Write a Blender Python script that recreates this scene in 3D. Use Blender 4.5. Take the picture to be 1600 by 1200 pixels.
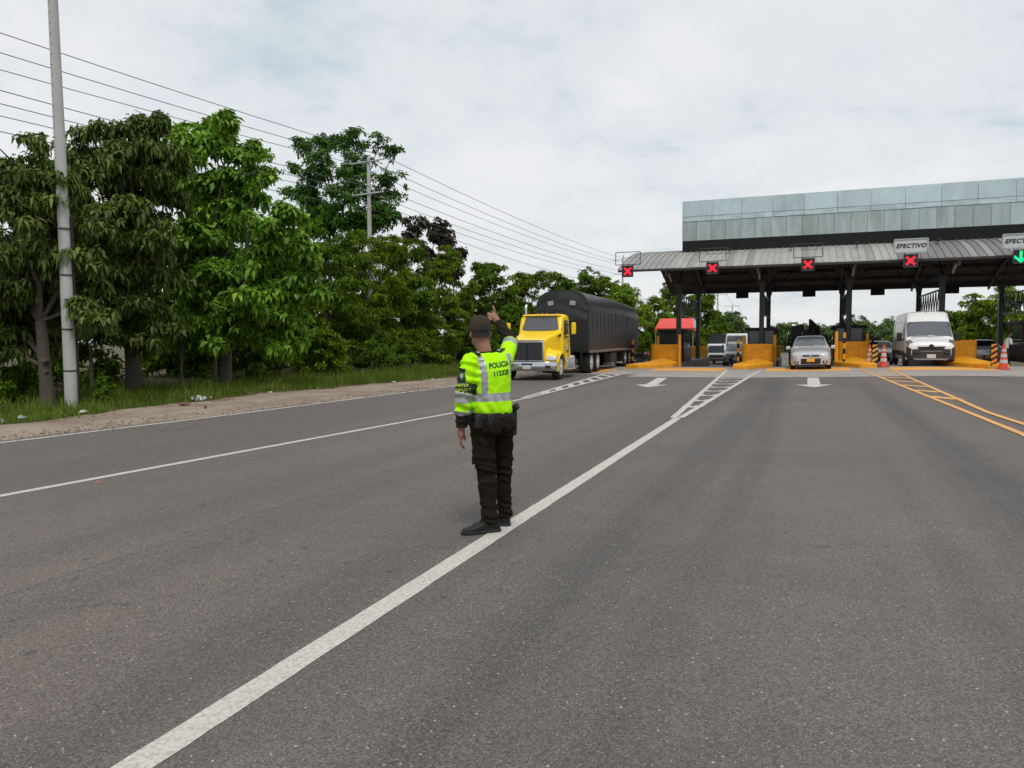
import bpy, bmesh, math, random
import numpy as np
from mathutils import Vector, Matrix
from mathutils.bvhtree import BVHTree

R = math.radians
S = bpy.context.scene
COL = S.collection
for o in list(bpy.data.objects):
    bpy.data.objects.remove(o)

# ------------------------------------------------------------------ camera
cam_d = bpy.data.cameras.new('camera')
cam = bpy.data.objects.new('camera', cam_d)
COL.objects.link(cam)
S.camera = cam
cam_d.sensor_width = 36.0
cam_d.lens = 36.0 * 1155.6 / 1600.0
cam_d.clip_start = 0.05
cam_d.clip_end = 5000
PITCH, YAW, ROLL, CAMH = R(3.56), R(21.54), R(0.254), 1.564
fw = Vector((-math.sin(YAW) * math.cos(PITCH), math.cos(YAW) * math.cos(PITCH), -math.sin(PITCH)))
rt = Vector((math.cos(YAW), math.sin(YAW), 0))
up = rt.cross(fw)
r2 = rt * math.cos(ROLL) - up * math.sin(ROLL)
u2 = up * math.cos(ROLL) + rt * math.sin(ROLL)
M = Matrix((r2, u2, -fw)).transposed().to_4x4()
M.translation = (0, 0, CAMH)
cam.matrix_world = M

# ------------------------------------------------------------------ world: overcast daylight sky
SUN_EL, SUN_AZ = R(62), R(150)      # azimuth measured clockwise from +Y
w = bpy.data.worlds.new('World')
S.world = w
w.use_nodes = True
nt = w.node_tree
nt.nodes.clear()
out = nt.nodes.new('ShaderNodeOutputWorld')
sky = nt.nodes.new('ShaderNodeTexSky')
sky.sky_type = 'NISHITA'
sky.sun_disc = False
sky.sun_elevation = SUN_EL
sky.sun_rotation = SUN_AZ
sky.dust_density = 2.5
bg1 = nt.nodes.new('ShaderNodeBackground')
bg1.inputs['Strength'].default_value = 0.12
nt.links.new(sky.outputs[0], bg1.inputs['Color'])
tc = nt.nodes.new('ShaderNodeTexCoord')
sep = nt.nodes.new('ShaderNodeSeparateXYZ')
nt.links.new(tc.outputs['Generated'], sep.inputs[0])
# project the direction on a flat cloud deck so that clouds shrink towards the horizon
den = nt.nodes.new('ShaderNodeMath'); den.operation = 'MAXIMUM'; den.inputs[1].default_value = 0.02
nt.links.new(sep.outputs['Z'], den.inputs[0])
den2 = nt.nodes.new('ShaderNodeMath'); den2.operation = 'ADD'; den2.inputs[1].default_value = 0.22
nt.links.new(den.outputs[0], den2.inputs[0])
dx = nt.nodes.new('ShaderNodeMath'); dx.operation = 'DIVIDE'
dy = nt.nodes.new('ShaderNodeMath'); dy.operation = 'DIVIDE'
nt.links.new(sep.outputs['X'], dx.inputs[0]); nt.links.new(den2.outputs[0], dx.inputs[1])
nt.links.new(sep.outputs['Y'], dy.inputs[0]); nt.links.new(den2.outputs[0], dy.inputs[1])
comb = nt.nodes.new('ShaderNodeCombineXYZ')
nt.links.new(dx.outputs[0], comb.inputs[0]); nt.links.new(dy.outputs[0], comb.inputs[1])
n1 = nt.nodes.new('ShaderNodeTexNoise')
n1.inputs['Scale'].default_value = 1.15; n1.inputs['Detail'].default_value = 7; n1.inputs['Roughness'].default_value = 0.55
n1.inputs['Distortion'].default_value = 0.35
nt.links.new(comb.outputs[0], n1.inputs['Vector'])
n2 = nt.nodes.new('ShaderNodeTexNoise')
n2.inputs['Scale'].default_value = 3.1; n2.inputs['Detail'].default_value = 8; n2.inputs['Roughness'].default_value = 0.6
nt.links.new(comb.outputs[0], n2.inputs['Vector'])
cr = nt.nodes.new('ShaderNodeValToRGB')
cr.color_ramp.elements[0].position = 0.36; cr.color_ramp.elements[0].color = (0.55, 0.655, 0.725, 1)
cr.color_ramp.elements[1].position = 0.58; cr.color_ramp.elements[1].color = (0.895, 0.90, 0.91, 1)
e = cr.color_ramp.elements.new(0.46); e.color = (0.785, 0.825, 0.85, 1)
mixn = nt.nodes.new('ShaderNodeMath'); mixn.operation = 'MULTIPLY_ADD'
mixn.inputs[1].default_value = 0.34
nt.links.new(n2.outputs['Fac'], mixn.inputs[0])
sc1 = nt.nodes.new('ShaderNodeMath'); sc1.operation = 'MULTIPLY'; sc1.inputs[1].default_value = 0.68
nt.links.new(n1.outputs['Fac'], sc1.inputs[0]); nt.links.new(sc1.outputs[0], mixn.inputs[2])
nt.links.new(mixn.outputs[0], cr.inputs['Fac'])
bg2 = nt.nodes.new('ShaderNodeBackground')
bg2.inputs['Strength'].default_value = 1.0
nt.links.new(cr.outputs[0], bg2.inputs['Color'])
ms = nt.nodes.new('ShaderNodeMixShader')
ms.inputs[0].default_value = 0.90     # cloud cover
nt.links.new(bg1.outputs[0], ms.inputs[1]); nt.links.new(bg2.outputs[0], ms.inputs[2])
nt.links.new(ms.outputs[0], out.inputs['Surface'])

# ------------------------------------------------------------------ sun (veiled)
sd = bpy.data.lights.new('sun', 'SUN')
sd.energy = 1.5
sd.angle = R(14)
sd.color = (1.0, 0.97, 0.92)
so = bpy.data.objects.new('sun', sd)
COL.objects.link(so)
sdir = Vector((math.sin(SUN_AZ) * math.cos(SUN_EL), math.cos(SUN_AZ) * math.cos(SUN_EL), math.sin(SUN_EL)))
so.rotation_euler = sdir.to_track_quat('Z', 'Y').to_euler()
so.location = (10, -10, 40)

S.view_settings.view_transform = 'Standard'
S.view_settings.look = 'None'
S.view_settings.exposure = 0.0
S.view_settings.gamma = 1.0
S.view_settings.use_curve_mapping = False
S.render.engine = 'CYCLES'
S.cycles.max_bounces = 5
S.cycles.diffuse_bounces = 2
S.cycles.transparent_max_bounces = 4
S.cycles.glossy_bounces = 2
S.cycles.transmission_bounces = 2
S.cycles.caustics_reflective = False
S.cycles.caustics_refractive = False
w.cycles.sampling_method = 'MANUAL'
w.cycles.sample_map_resolution = 512

# ------------------------------------------------------------------ terrain height
def gz(x, y):
    if x < -2.3:
        c = 0.006 * (max(x, -16.0) + 2.3)
    else:
        c = 0.0246 * (min(x, 5.0) + 2.3)
    t = min(max((y - 40.0) / 45.0, 0.0), 1.0)
    return c - 1.5 * t

# ------------------------------------------------------------------ materials
MATS = {}
def pm(name, col, rough=0.6, metal=0.0, var=0.12, vs=2.0, bump=0.0, bs=60.0, coat=0.0, spec=0.5, emit=0.0, dirt=0.0, dcol=(0.16, 0.13, 0.10), ds=1.3, stretch=None, rand=0.0):
    """Principled material: colour broken up by noise, optional dirt layer and bump."""
    m = bpy.data.materials.new(name)
    m.use_nodes = True
    t = m.node_tree
    b = t.nodes['Principled BSDF']
    b.inputs['Roughness'].default_value = rough
    b.inputs['Metallic'].default_value = metal
    b.inputs['Specular IOR Level'].default_value = spec
    if coat:
        b.inputs['Coat Weight'].default_value = coat
        b.inputs['Coat Roughness'].default_value = 0.08
    c = t.nodes.new('ShaderNodeTexCoord')
    vec = c.outputs['Object']
    if rand:                                   # every sheet weathers differently
        oi = t.nodes.new('ShaderNodeObjectInfo')
        sc_ = t.nodes.new('ShaderNodeMath'); sc_.operation = 'MULTIPLY'; sc_.inputs[1].default_value = 61.0
        t.links.new(oi.outputs['Random'], sc_.inputs[0])
        va = t.nodes.new('ShaderNodeVectorMath'); va.operation = 'ADD'
        t.links.new(vec, va.inputs[0]); t.links.new(sc_.outputs[0], va.inputs[1]); vec = va.outputs[0]
    if stretch:
        mp = t.nodes.new('ShaderNodeMapping')
        mp.inputs['Scale'].default_value = stretch
        t.links.new(vec, mp.inputs[0]); vec = mp.outputs[0]
    n = t.nodes.new('ShaderNodeTexNoise')
    n.inputs['Scale'].default_value = vs; n.inputs['Detail'].default_value = 5; n.inputs['Roughness'].default_value = 0.6
    t.links.new(vec, n.inputs['Vector'])
    mx = t.nodes.new('ShaderNodeMix'); mx.data_type = 'RGBA'
    mx.inputs[6].default_value = tuple(max(0, v * (1 - var)) for v in col) + (1,)
    mx.inputs[7].default_value = tuple(min(1, v * (1 + var)) for v in col) + (1,)
    t.links.new(n.outputs['Fac'], mx.inputs[0])
    res = mx.outputs[2]
    if dirt:
        n3 = t.nodes.new('ShaderNodeTexNoise')
        n3.inputs['Scale'].default_value = ds; n3.inputs['Detail'].default_value = 8; n3.inputs['Roughness'].default_value = 0.7
        t.links.new(vec, n3.inputs['Vector'])
        rp = t.nodes.new('ShaderNodeMapRange')
        rp.inputs['From Min'].default_value = 0.45; rp.inputs['From Max'].default_value = 0.75
        rp.inputs['To Max'].default_value = dirt
        t.links.new(n3.outputs['Fac'], rp.inputs['Value'])
        m2 = t.nodes.new('ShaderNodeMix'); m2.data_type = 'RGBA'
        m2.inputs[7].default_value = dcol + (1,)
        t.links.new(rp.outputs[0], m2.inputs[0]); t.links.new(res, m2.inputs[6])
        res = m2.outputs[2]
    if rand:
        mv = t.nodes.new('ShaderNodeMapRange'); mv.inputs['To Min'].default_value = 1 - rand; mv.inputs['To Max'].default_value = 1 + rand
        t.links.new(oi.outputs['Random'], mv.inputs['Value'])
        vs_ = t.nodes.new('ShaderNodeVectorMath'); vs_.operation = 'SCALE'
        t.links.new(res, vs_.inputs[0]); t.links.new(mv.outputs[0], vs_.inputs['Scale']); res = vs_.outputs[0]
    t.links.new(res, b.inputs['Base Color'])
    if bump:
        n4 = t.nodes.new('ShaderNodeTexNoise')
        n4.inputs['Scale'].default_value = bs; n4.inputs['Detail'].default_value = 4
        t.links.new(vec, n4.inputs['Vector'])
        bm_ = t.nodes.new('ShaderNodeBump')
        bm_.inputs['Strength'].default_value = bump; bm_.inputs['Distance'].default_value = 0.02
        t.links.new(n4.outputs['Fac'], bm_.inputs['Height'])
        t.links.new(bm_.outputs[0], b.inputs['Normal'])
    if emit:
        b.inputs['Emission Color'].default_value = tuple(col) + (1,)
        b.inputs['Emission Strength'].default_value = emit
    MATS[name] = m
    return m

def leafmat(name, dark, light, accent=None, trans=0.22, rough=0.5, gloss=0.0):
    dark, light = [tuple(a * b_ for a, b_ in zip(c_, (1.08, 1.2, 1.25))) for c_ in (dark, light)]
    m = bpy.data.materials.new(name)
    m.use_nodes = True
    t = m.node_tree
    t.nodes.remove(t.nodes['Principled BSDF'])
    b = t.nodes.new('ShaderNodeBsdfDiffuse')
    g = t.nodes.new('ShaderNodeNewGeometry')
    r_ = t.nodes.new('ShaderNodeValToRGB')
    r_.color_ramp.elements[0].color = tuple(dark) + (1,)
    r_.color_ramp.elements[1].color = tuple(light) + (1,)
    if accent:
        r_.color_ramp.elements[1].position = 0.93
        e_ = r_.color_ramp.elements.new(0.985); e_.color = tuple(accent) + (1,)
    t.links.new(g.outputs['Random Per Island'], r_.inputs['Fac'])
    # broad patches of younger and older leaves
    c = t.nodes.new('ShaderNodeTexCoord')
    n = t.nodes.new('ShaderNodeTexNoise'); n.inputs['Scale'].default_value = 0.55; n.inputs['Detail'].default_value = 3
    t.links.new(c.outputs['Object'], n.inputs['Vector'])
    mr = t.nodes.new('ShaderNodeMapRange')
    mr.inputs['From Min'].default_value = 0.3; mr.inputs['From Max'].default_value = 0.7
    mr.inputs['To Min'].default_value = 0.7; mr.inputs['To Max'].default_value = 1.45
    t.links.new(n.outputs['Fac'], mr.inputs['Value'])
    mul = t.nodes.new('ShaderNodeVectorMath'); mul.operation = 'SCALE'
    t.links.new(r_.outputs[0], mul.inputs[0]); t.links.new(mr.outputs[0], mul.inputs['Scale'])
    t.links.new(mul.outputs[0], b.inputs['Color'])
    tr = t.nodes.new('ShaderNodeBsdfTranslucent')
    t.links.new(mul.outputs[0], tr.inputs['Color'])
    mi = t.nodes.new('ShaderNodeMixShader'); mi.inputs[0].default_value = trans
    t.links.new(b.outputs[0], mi.inputs[1]); t.links.new(tr.outputs[0], mi.inputs[2])
    fin = mi.outputs[0]
    if gloss:
        gl = t.nodes.new('ShaderNodeBsdfGlossy'); gl.inputs['Roughness'].default_value = rough
        mg = t.nodes.new('ShaderNodeMixShader'); mg.inputs[0].default_value = gloss
        t.links.new(fin, mg.inputs[1]); t.links.new(gl.outputs[0], mg.inputs[2]); fin = mg.outputs[0]
    t.links.new(fin, t.nodes['Material Output'].inputs['Surface'])
    MATS[name] = m
    return m

# ------------------------------------------------------------------ object helpers
def tag(o, label=None, cat=None, group=None, kind=None):
    if label: o['label'] = label
    if cat: o['category'] = cat
    if group: o['group'] = group
    if kind: o['kind'] = kind
    return o

def empty(name, loc=(0, 0, 0), rz=0.0, label=None, cat=None, group=None, rx=0.0, ry=0.0):
    o = bpy.data.objects.new(name, None)
    o.empty_display_size = 0.2
    COL.objects.link(o)
    o.location = loc
    o.rotation_euler = (rx, ry, rz)
    return tag(o, label, cat, group)

def link(name, me, mat, parent=None, loc=(0, 0, 0), rot=(0, 0, 0), bevel=0.0, seg=2):
    o = bpy.data.objects.new(name, me)
    COL.objects.link(o)
    if mat is not None and not me.materials:
        for mm in (mat if isinstance(mat, (list, tuple)) else [mat]):
            me.materials.append(mm)
    o.parent = parent
    o.location = loc
    o.rotation_euler = rot
    if bevel:
        bv = o.modifiers.new('bevel', 'BEVEL')
        bv.width = bevel; bv.segments = seg; bv.limit_method = 'ANGLE'; bv.angle_limit = R(35)
    return o

def copy_tree(o, parent=None):
    c = o.copy()
    COL.objects.link(c)
    c.parent = parent
    for ch in list(o.children):
        copy_tree(ch, c)
    return c

class MB:
    """Collects shapes into one mesh."""
    def __init__(self):
        self.v = []; self.f = []; self.m = []; self.cur = 0
    def add(self, vs, fs):
        k = len(self.v)
        self.v.extend([tuple(p) for p in vs])
        for f in fs:
            self.f.append(tuple(i + k for i in f)); self.m.append(self.cur)
        return self
    def box(self, c, s, rz=0.0, rx=0.0, ry=0.0, taper=1.0):
        x, y, z = s[0] / 2, s[1] / 2, s[2] / 2
        P = [Vector((a * x * (taper if d > 0 else 1), b * y * (taper if d > 0 else 1), d * z)) for d in (-1, 1) for b in (-1, 1) for a in (-1, 1)]
        if rz or rx or ry:
            Mr = Matrix.Rotation(rz, 3, 'Z') @ Matrix.Rotation(ry, 3, 'Y') @ Matrix.Rotation(rx, 3, 'X')
            P = [Mr @ p for p in P]
        cv = Vector(c)
        return self.add([p + cv for p in P], [(0, 2, 3, 1), (4, 5, 7, 6), (0, 1, 5, 4), (2, 6, 7, 3), (0, 4, 6, 2), (1, 3, 7, 5)])
    def bar(self, p0, p1, w, h=None, upv=(0, 0, 1)):
        """A rectangular bar from p0 to p1."""
        h = h or w
        a, b = Vector(p0), Vector(p1)
        d = (b - a).normalized()
        u = Vector(upv)
        if abs(d.dot(u)) > 0.97: u = Vector((1, 0, 0))
        s = d.cross(u).normalized(); u = s.cross(d).normalized()
        P = []
        for q in (a, b):
            for i, j in ((-1, -1), (1, -1), (1, 1), (-1, 1)):
                P.append(q + s * (i * w / 2) + u * (j * h / 2))
        return self.add(P, [(3, 2, 1, 0), (4, 5, 6, 7), (0, 1, 5, 4), (1, 2, 6, 5), (2, 3, 7, 6), (3, 0, 4, 7)])
    def loft(self, rings, cap=True, closed=True):
        n = len(rings[0]); k = len(self.v); P = []; F = []
        for r_ in rings: P.extend(r_)
        for i in range(len(rings) - 1):
            for j in range(n if closed else n - 1):
                a = i * n + j; b = i * n + (j + 1) % n
                F.append((a, b, b + n, a + n))
        if cap and closed:
            F.append(tuple(range(n - 1, -1, -1)))
            F.append(tuple(range((len(rings) - 1) * n, len(rings) * n)))
        return self.add(P, F)
    def tube(self, pts, rad, n=8, cap=True, flat=1.0, upv=(0, 0, 1)):
        pts = [Vector(p) for p in pts]
        if not isinstance(rad, (list, tuple)): rad = [rad] * len(pts)
        rings = []
        prev = None
        for i, p in enumerate(pts):
            d = (pts[min(i + 1, len(pts) - 1)] - pts[max(i - 1, 0)])
            d = d.normalized() if d.length > 1e-9 else Vector((0, 0, 1))
            if prev is None:
                u = Vector(upv)
                if abs(d.dot(u)) > 0.95: u = Vector((0, 1, 0))
                s = d.cross(u).normalized()
            else:
                s = (prev - d * prev.dot(d)).normalized()
            prev = s
            t = d.cross(s).normalized()
            rings.append([p + (s * math.cos(a) + t * math.sin(a) * flat) * rad[i] for a in (2 * math.pi * k / n for k in range(n))])
        return self.loft(rings, cap)
    def cyl(self, p0, p1, r0, r1=None, n=16):
        return self.tube([p0, p1], [r0, r0 if r1 is None else r1], n)
    def lathe(self, prof, c=(0, 0, 0), axis='Z', n=20):
        """prof: list of (radius, height)."""
        rings = []
        for r_, h in prof:
            ring = []
            for k in range(n):
                a = 2 * math.pi * k / n
                x, y = r_ * math.cos(a), r_ * math.sin(a)
                if axis == 'Z': q = (c[0] + x, c[1] + y, c[2] + h)
                elif axis == 'X': q = (c[0] + h, c[1] + x, c[2] + y)
                else: q = (c[0] + y, c[1] + h, c[2] + x)
                ring.append(q)
            rings.append(ring)
        return self.loft(rings, cap=True)
    def prism(self, poly, lo, hi, axis='Z'):
        """extrude a 2-D polygon along axis."""
        def P(a, b, t):
            return {'Z': (a, b, t), 'X': (t, a, b), 'Y': (a, t, b)}[axis]
        return self.loft([[P(a, b, lo) for a, b in poly], [P(a, b, hi) for a, b in poly]])
    def mesh(self, name, smooth=None):
        me = bpy.data.meshes.new(name)
        me.from_pydata(self.v, [], self.f)
        if any(self.m): me.polygons.foreach_set('material_index', self.m)
        fix(me, smooth)
        return me
    def build(self, name, mat, parent=None, loc=(0, 0, 0), rot=(0, 0, 0), bevel=0.0, smooth=40, seg=2):
        return link(name, self.mesh(name, smooth), mat, parent, loc, rot, bevel, seg)

def fix(me, smooth=None):
    bm_ = bmesh.new(); bm_.from_mesh(me)
    bmesh.ops.recalc_face_normals(bm_, faces=bm_.faces)
    if smooth:
        a = R(smooth)
        for f in bm_.faces: f.smooth = True
        for e_ in bm_.edges:
            if len(e_.link_faces) != 2 or e_.calc_face_angle(0) > a: e_.smooth = False
    bm_.to_mesh(me); bm_.free(); me.update()

def text_mesh(s, size, extrude=0.003, shear=0.0, bold=0.0, spacing=1.0):
    c = bpy.data.curves.new('lettering', 'FONT')
    c.body = s; c.size = size; c.extrude = extrude; c.align_x = 'CENTER'; c.align_y = 'CENTER'
    c.shear = shear; c.offset = bold; c.space_character = spacing; c.resolution_u = 3
    o = bpy.data.objects.new('lettering', c)
    COL.objects.link(o)
    dg = bpy.context.evaluated_depsgraph_get()
    dg.update()
    me = bpy.data.meshes.new_from_object(o.evaluated_get(dg))
    bpy.data.objects.remove(o); bpy.data.curves.remove(c)
    me.materials.clear()
    return me

def evaluated(o):
    """replace the mesh of o by its modified mesh and drop the modifiers"""
    dg = bpy.context.evaluated_depsgraph_get(); dg.update()
    me = bpy.data.meshes.new_from_object(o.evaluated_get(dg))
    o.modifiers.clear()
    old = o.data; o.data = me
    bpy.data.meshes.remove(old)
    return me

# ------------------------------------------------------------------ shared materials
white_paint = pm('road_paint_white', (0.60, 0.565, 0.51), 0.8, var=0.12, vs=5, dirt=0.85, dcol=(0.20, 0.185, 0.17), ds=42, bump=0.5, bs=110)
yellow_paint = pm('road_paint_yellow', (0.72, 0.36, 0.10), 0.75, var=0.2, vs=15, dirt=0.6, dcol=(0.35, 0.27, 0.2), ds=7)
worn_yellow = pm('worn_yellow_strip', (0.80, 0.36, 0.06), 0.8, var=0.2, vs=5, dirt=0.6, dcol=(0.42, 0.32, 0.22), ds=3)
concrete = pm('concrete_slab', (0.33, 0.30, 0.275), 0.85, var=0.2, vs=1.2, dirt=0.5, dcol=(0.17, 0.155, 0.145), ds=0.9, bump=0.2, bs=90)
pole_conc = pm('pole_concrete', (0.46, 0.455, 0.44), 0.85, var=0.2, vs=3, dirt=0.55, dcol=(0.3, 0.29, 0.27), ds=2, bump=0.15, bs=80, stretch=(1, 1, 0.25))
steel_dark = pm('painted_dark_steel', (0.042, 0.047, 0.052), 0.5, var=0.3, vs=5)
steel_deep = pm('roof_underside', (0.075, 0.055, 0.052), 0.7, var=0.35, vs=2)
black = pm('matt_black', (0.012, 0.012, 0.013), 0.6, var=0.3, vs=8)
rubber = pm('tyre_rubber', (0.018, 0.018, 0.018), 0.8, var=0.3, vs=9, dirt=0.4, dcol=(0.07, 0.06, 0.05), ds=6)
chrome = pm('chrome', (0.55, 0.56, 0.58), 0.16, 1.0, var=0.06, vs=6)
alu = pm('polished_aluminium', (0.68, 0.70, 0.73), 0.34, 0.35, var=0.1, vs=8)
glass_dark = pm('tinted_glass', (0.020, 0.024, 0.028), 0.12, var=0.2, vs=2, spec=0.3)
glass_mid = pm('windscreen_glass', (0.075, 0.085, 0.10), 0.08, var=0.15, vs=1.5, spec=0.8, coat=0.5)
lamp_clear = pm('headlamp_lens', (0.50, 0.53, 0.53), 0.12, 0.2, var=0.35, vs=18, coat=1.0)
lamp_red = pm('tail_lamp_lens', (0.25, 0.012, 0.012), 0.15, var=0.2, vs=10, coat=0.8)
lamp_amber = pm('amber_lens', (0.55, 0.16, 0.01), 0.2, var=0.2, vs=10, coat=0.6)
isl_yellow = pm('island_yellow_paint', (0.88, 0.38, 0.006), 0.6, var=0.14, vs=1.6, dirt=0.6, dcol=(0.28, 0.14, 0.04), ds=2.4, bump=0.1, bs=40)
maroon = pm('maroon_panel', (0.085, 0.012, 0.016), 0.45, var=0.2, vs=2)
bark = pm('bark', (0.070, 0.055, 0.042), 0.9, var=0.35, vs=7, bump=0.7, bs=22, stretch=(1, 1, 0.3))
bark_pale = pm('pale_bark', (0.11, 0.096, 0.078), 0.9, var=0.35, vs=6, bump=0.6, bs=20, stretch=(1, 1, 0.3))
plate_white = pm('number_plate_white', (0.62, 0.62, 0.60), 0.5, var=0.08)
plate_yellow = pm('number_plate_yellow', (0.80, 0.40, 0.03), 0.5, var=0.08)
ink = pm('black_lettering', (0.012, 0.013, 0.015), 0.5, var=0.1)
# ================================================================== GROUND
def grid_sheet(name, xs, ys, dz, mat, left=None, right=None, kind='structure', parent=None):
    V = []; F = []
    for y in ys:
        for x in xs:
            xx = x
            if left is not None: xx = max(xx, left(y))
            if right is not None: xx = min(xx, right(y))
            V.append((xx, y, gz(xx, y) + dz))
    n = len(xs)
    for j in range(len(ys) - 1):
        for i in range(n - 1):
            a = j * n + i
            q = (a, a + 1, a + 1 + n, a + n)
            if abs(V[a][0] - V[a + 1][0]) < 1e-6 and abs(V[a + n][0] - V[a + n + 1][0]) < 1e-6: continue
            F.append(q)
    me = bpy.data.meshes.new(name)
    me.from_pydata(V, [], F); me.update()
    o = link(name, me, mat, parent)
    if kind: o['kind'] = kind
    return o

def earth_mat():
    m = bpy.data.materials.new('field_ground'); m.use_nodes = True
    t = m.node_tree; b = t.nodes['Principled BSDF']; b.inputs['Roughness'].default_value = 0.95
    c = t.nodes.new('ShaderNodeTexCoord')
    n = t.nodes.new('ShaderNodeTexNoise'); n.inputs['Scale'].default_value = 0.12; n.inputs['Detail'].default_value = 6
    t.links.new(c.outputs['Object'], n.inputs['Vector'])
    r_ = t.nodes.new('ShaderNodeValToRGB')
    r_.color_ramp.elements[0].position = 0.35; r_.color_ramp.elements[0].color = (0.16, 0.125, 0.055, 1)
    r_.color_ramp.elements[1].position = 0.65; r_.color_ramp.elements[1].color = (0.07, 0.085, 0.03, 1)
    t.links.new(n.outputs['Fac'], r_.inputs['Fac'])
    n2_ = t.nodes.new('ShaderNodeTexNoise'); n2_.inputs['Scale'].default_value = 9; n2_.inputs['Detail'].default_value = 6
    t.links.new(c.outputs['Object'], n2_.inputs['Vector'])
    mx = t.nodes.new('ShaderNodeMix'); mx.data_type = 'RGBA'; mx.blend_type = 'MULTIPLY'; mx.inputs[0].default_value = 0.6
    t.links.new(r_.outputs[0], mx.inputs[6]); t.links.new(n2_.outputs['Color'], mx.inputs[7])
    t.links.new(mx.outputs[2], b.inputs['Base Color'])
    bp = t.nodes.new('ShaderNodeBump'); bp.inputs['Strength'].default_value = 0.6; bp.inputs['Distance'].default_value = 0.05
    t.links.new(n2_.outputs['Fac'], bp.inputs['Height']); t.links.new(bp.outputs[0], b.inputs['Normal'])
    return m

def dirt_mat():
    m = bpy.data.materials.new('shoulder_dirt'); m.use_nodes = True
    t = m.node_tree; b = t.nodes['Principled BSDF']; b.inputs['Roughness'].default_value = 0.95
    c = t.nodes.new('ShaderNodeTexCoord')
    n = t.nodes.new('ShaderNodeTexNoise'); n.inputs['Scale'].default_value = 0.9; n.inputs['Detail'].default_value = 8; n.inputs['Roughness'].default_value = 0.65
    t.links.new(c.outputs['Object'], n.inputs['Vector'])
    r_ = t.nodes.new('ShaderNodeValToRGB')
    r_.color_ramp.elements[0].position = 0.3; r_.color_ramp.elements[0].color = (0.17, 0.125, 0.09, 1)
    r_.color_ramp.elements[1].position = 0.72; r_.color_ramp.elements[1].color = (0.36, 0.285, 0.215, 1)
    t.links.new(n.outputs['Fac'], r_.inputs['Fac'])
    v = t.nodes.new('ShaderNodeTexVoronoi'); v.inputs['Scale'].default_value = 22
    t.links.new(c.outputs['Object'], v.inputs['Vector'])
    mr = t.nodes.new('ShaderNodeMapRange'); mr.inputs['From Max'].default_value = 0.35; mr.inputs['To Min'].default_value = 0.6; mr.inputs['To Max'].default_value = 1.05
    t.links.new(v.outputs['Distance'], mr.inputs['Value'])
    sc = t.nodes.new('ShaderNodeVectorMath'); sc.operation = 'SCALE'
    t.links.new(r_.outputs[0], sc.inputs[0]); t.links.new(mr.outputs[0], sc.inputs['Scale'])
    t.links.new(sc.outputs[0], b.inputs['Base Color'])
    bp = t.nodes.new('ShaderNodeBump'); bp.inputs['Strength'].default_value = 0.8; bp.inputs['Distance'].default_value = 0.03
    t.links.new(n.outputs['Fac'], bp.inputs['Height']); t.links.new(bp.outputs[0], b.inputs['Normal'])
    return m

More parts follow.
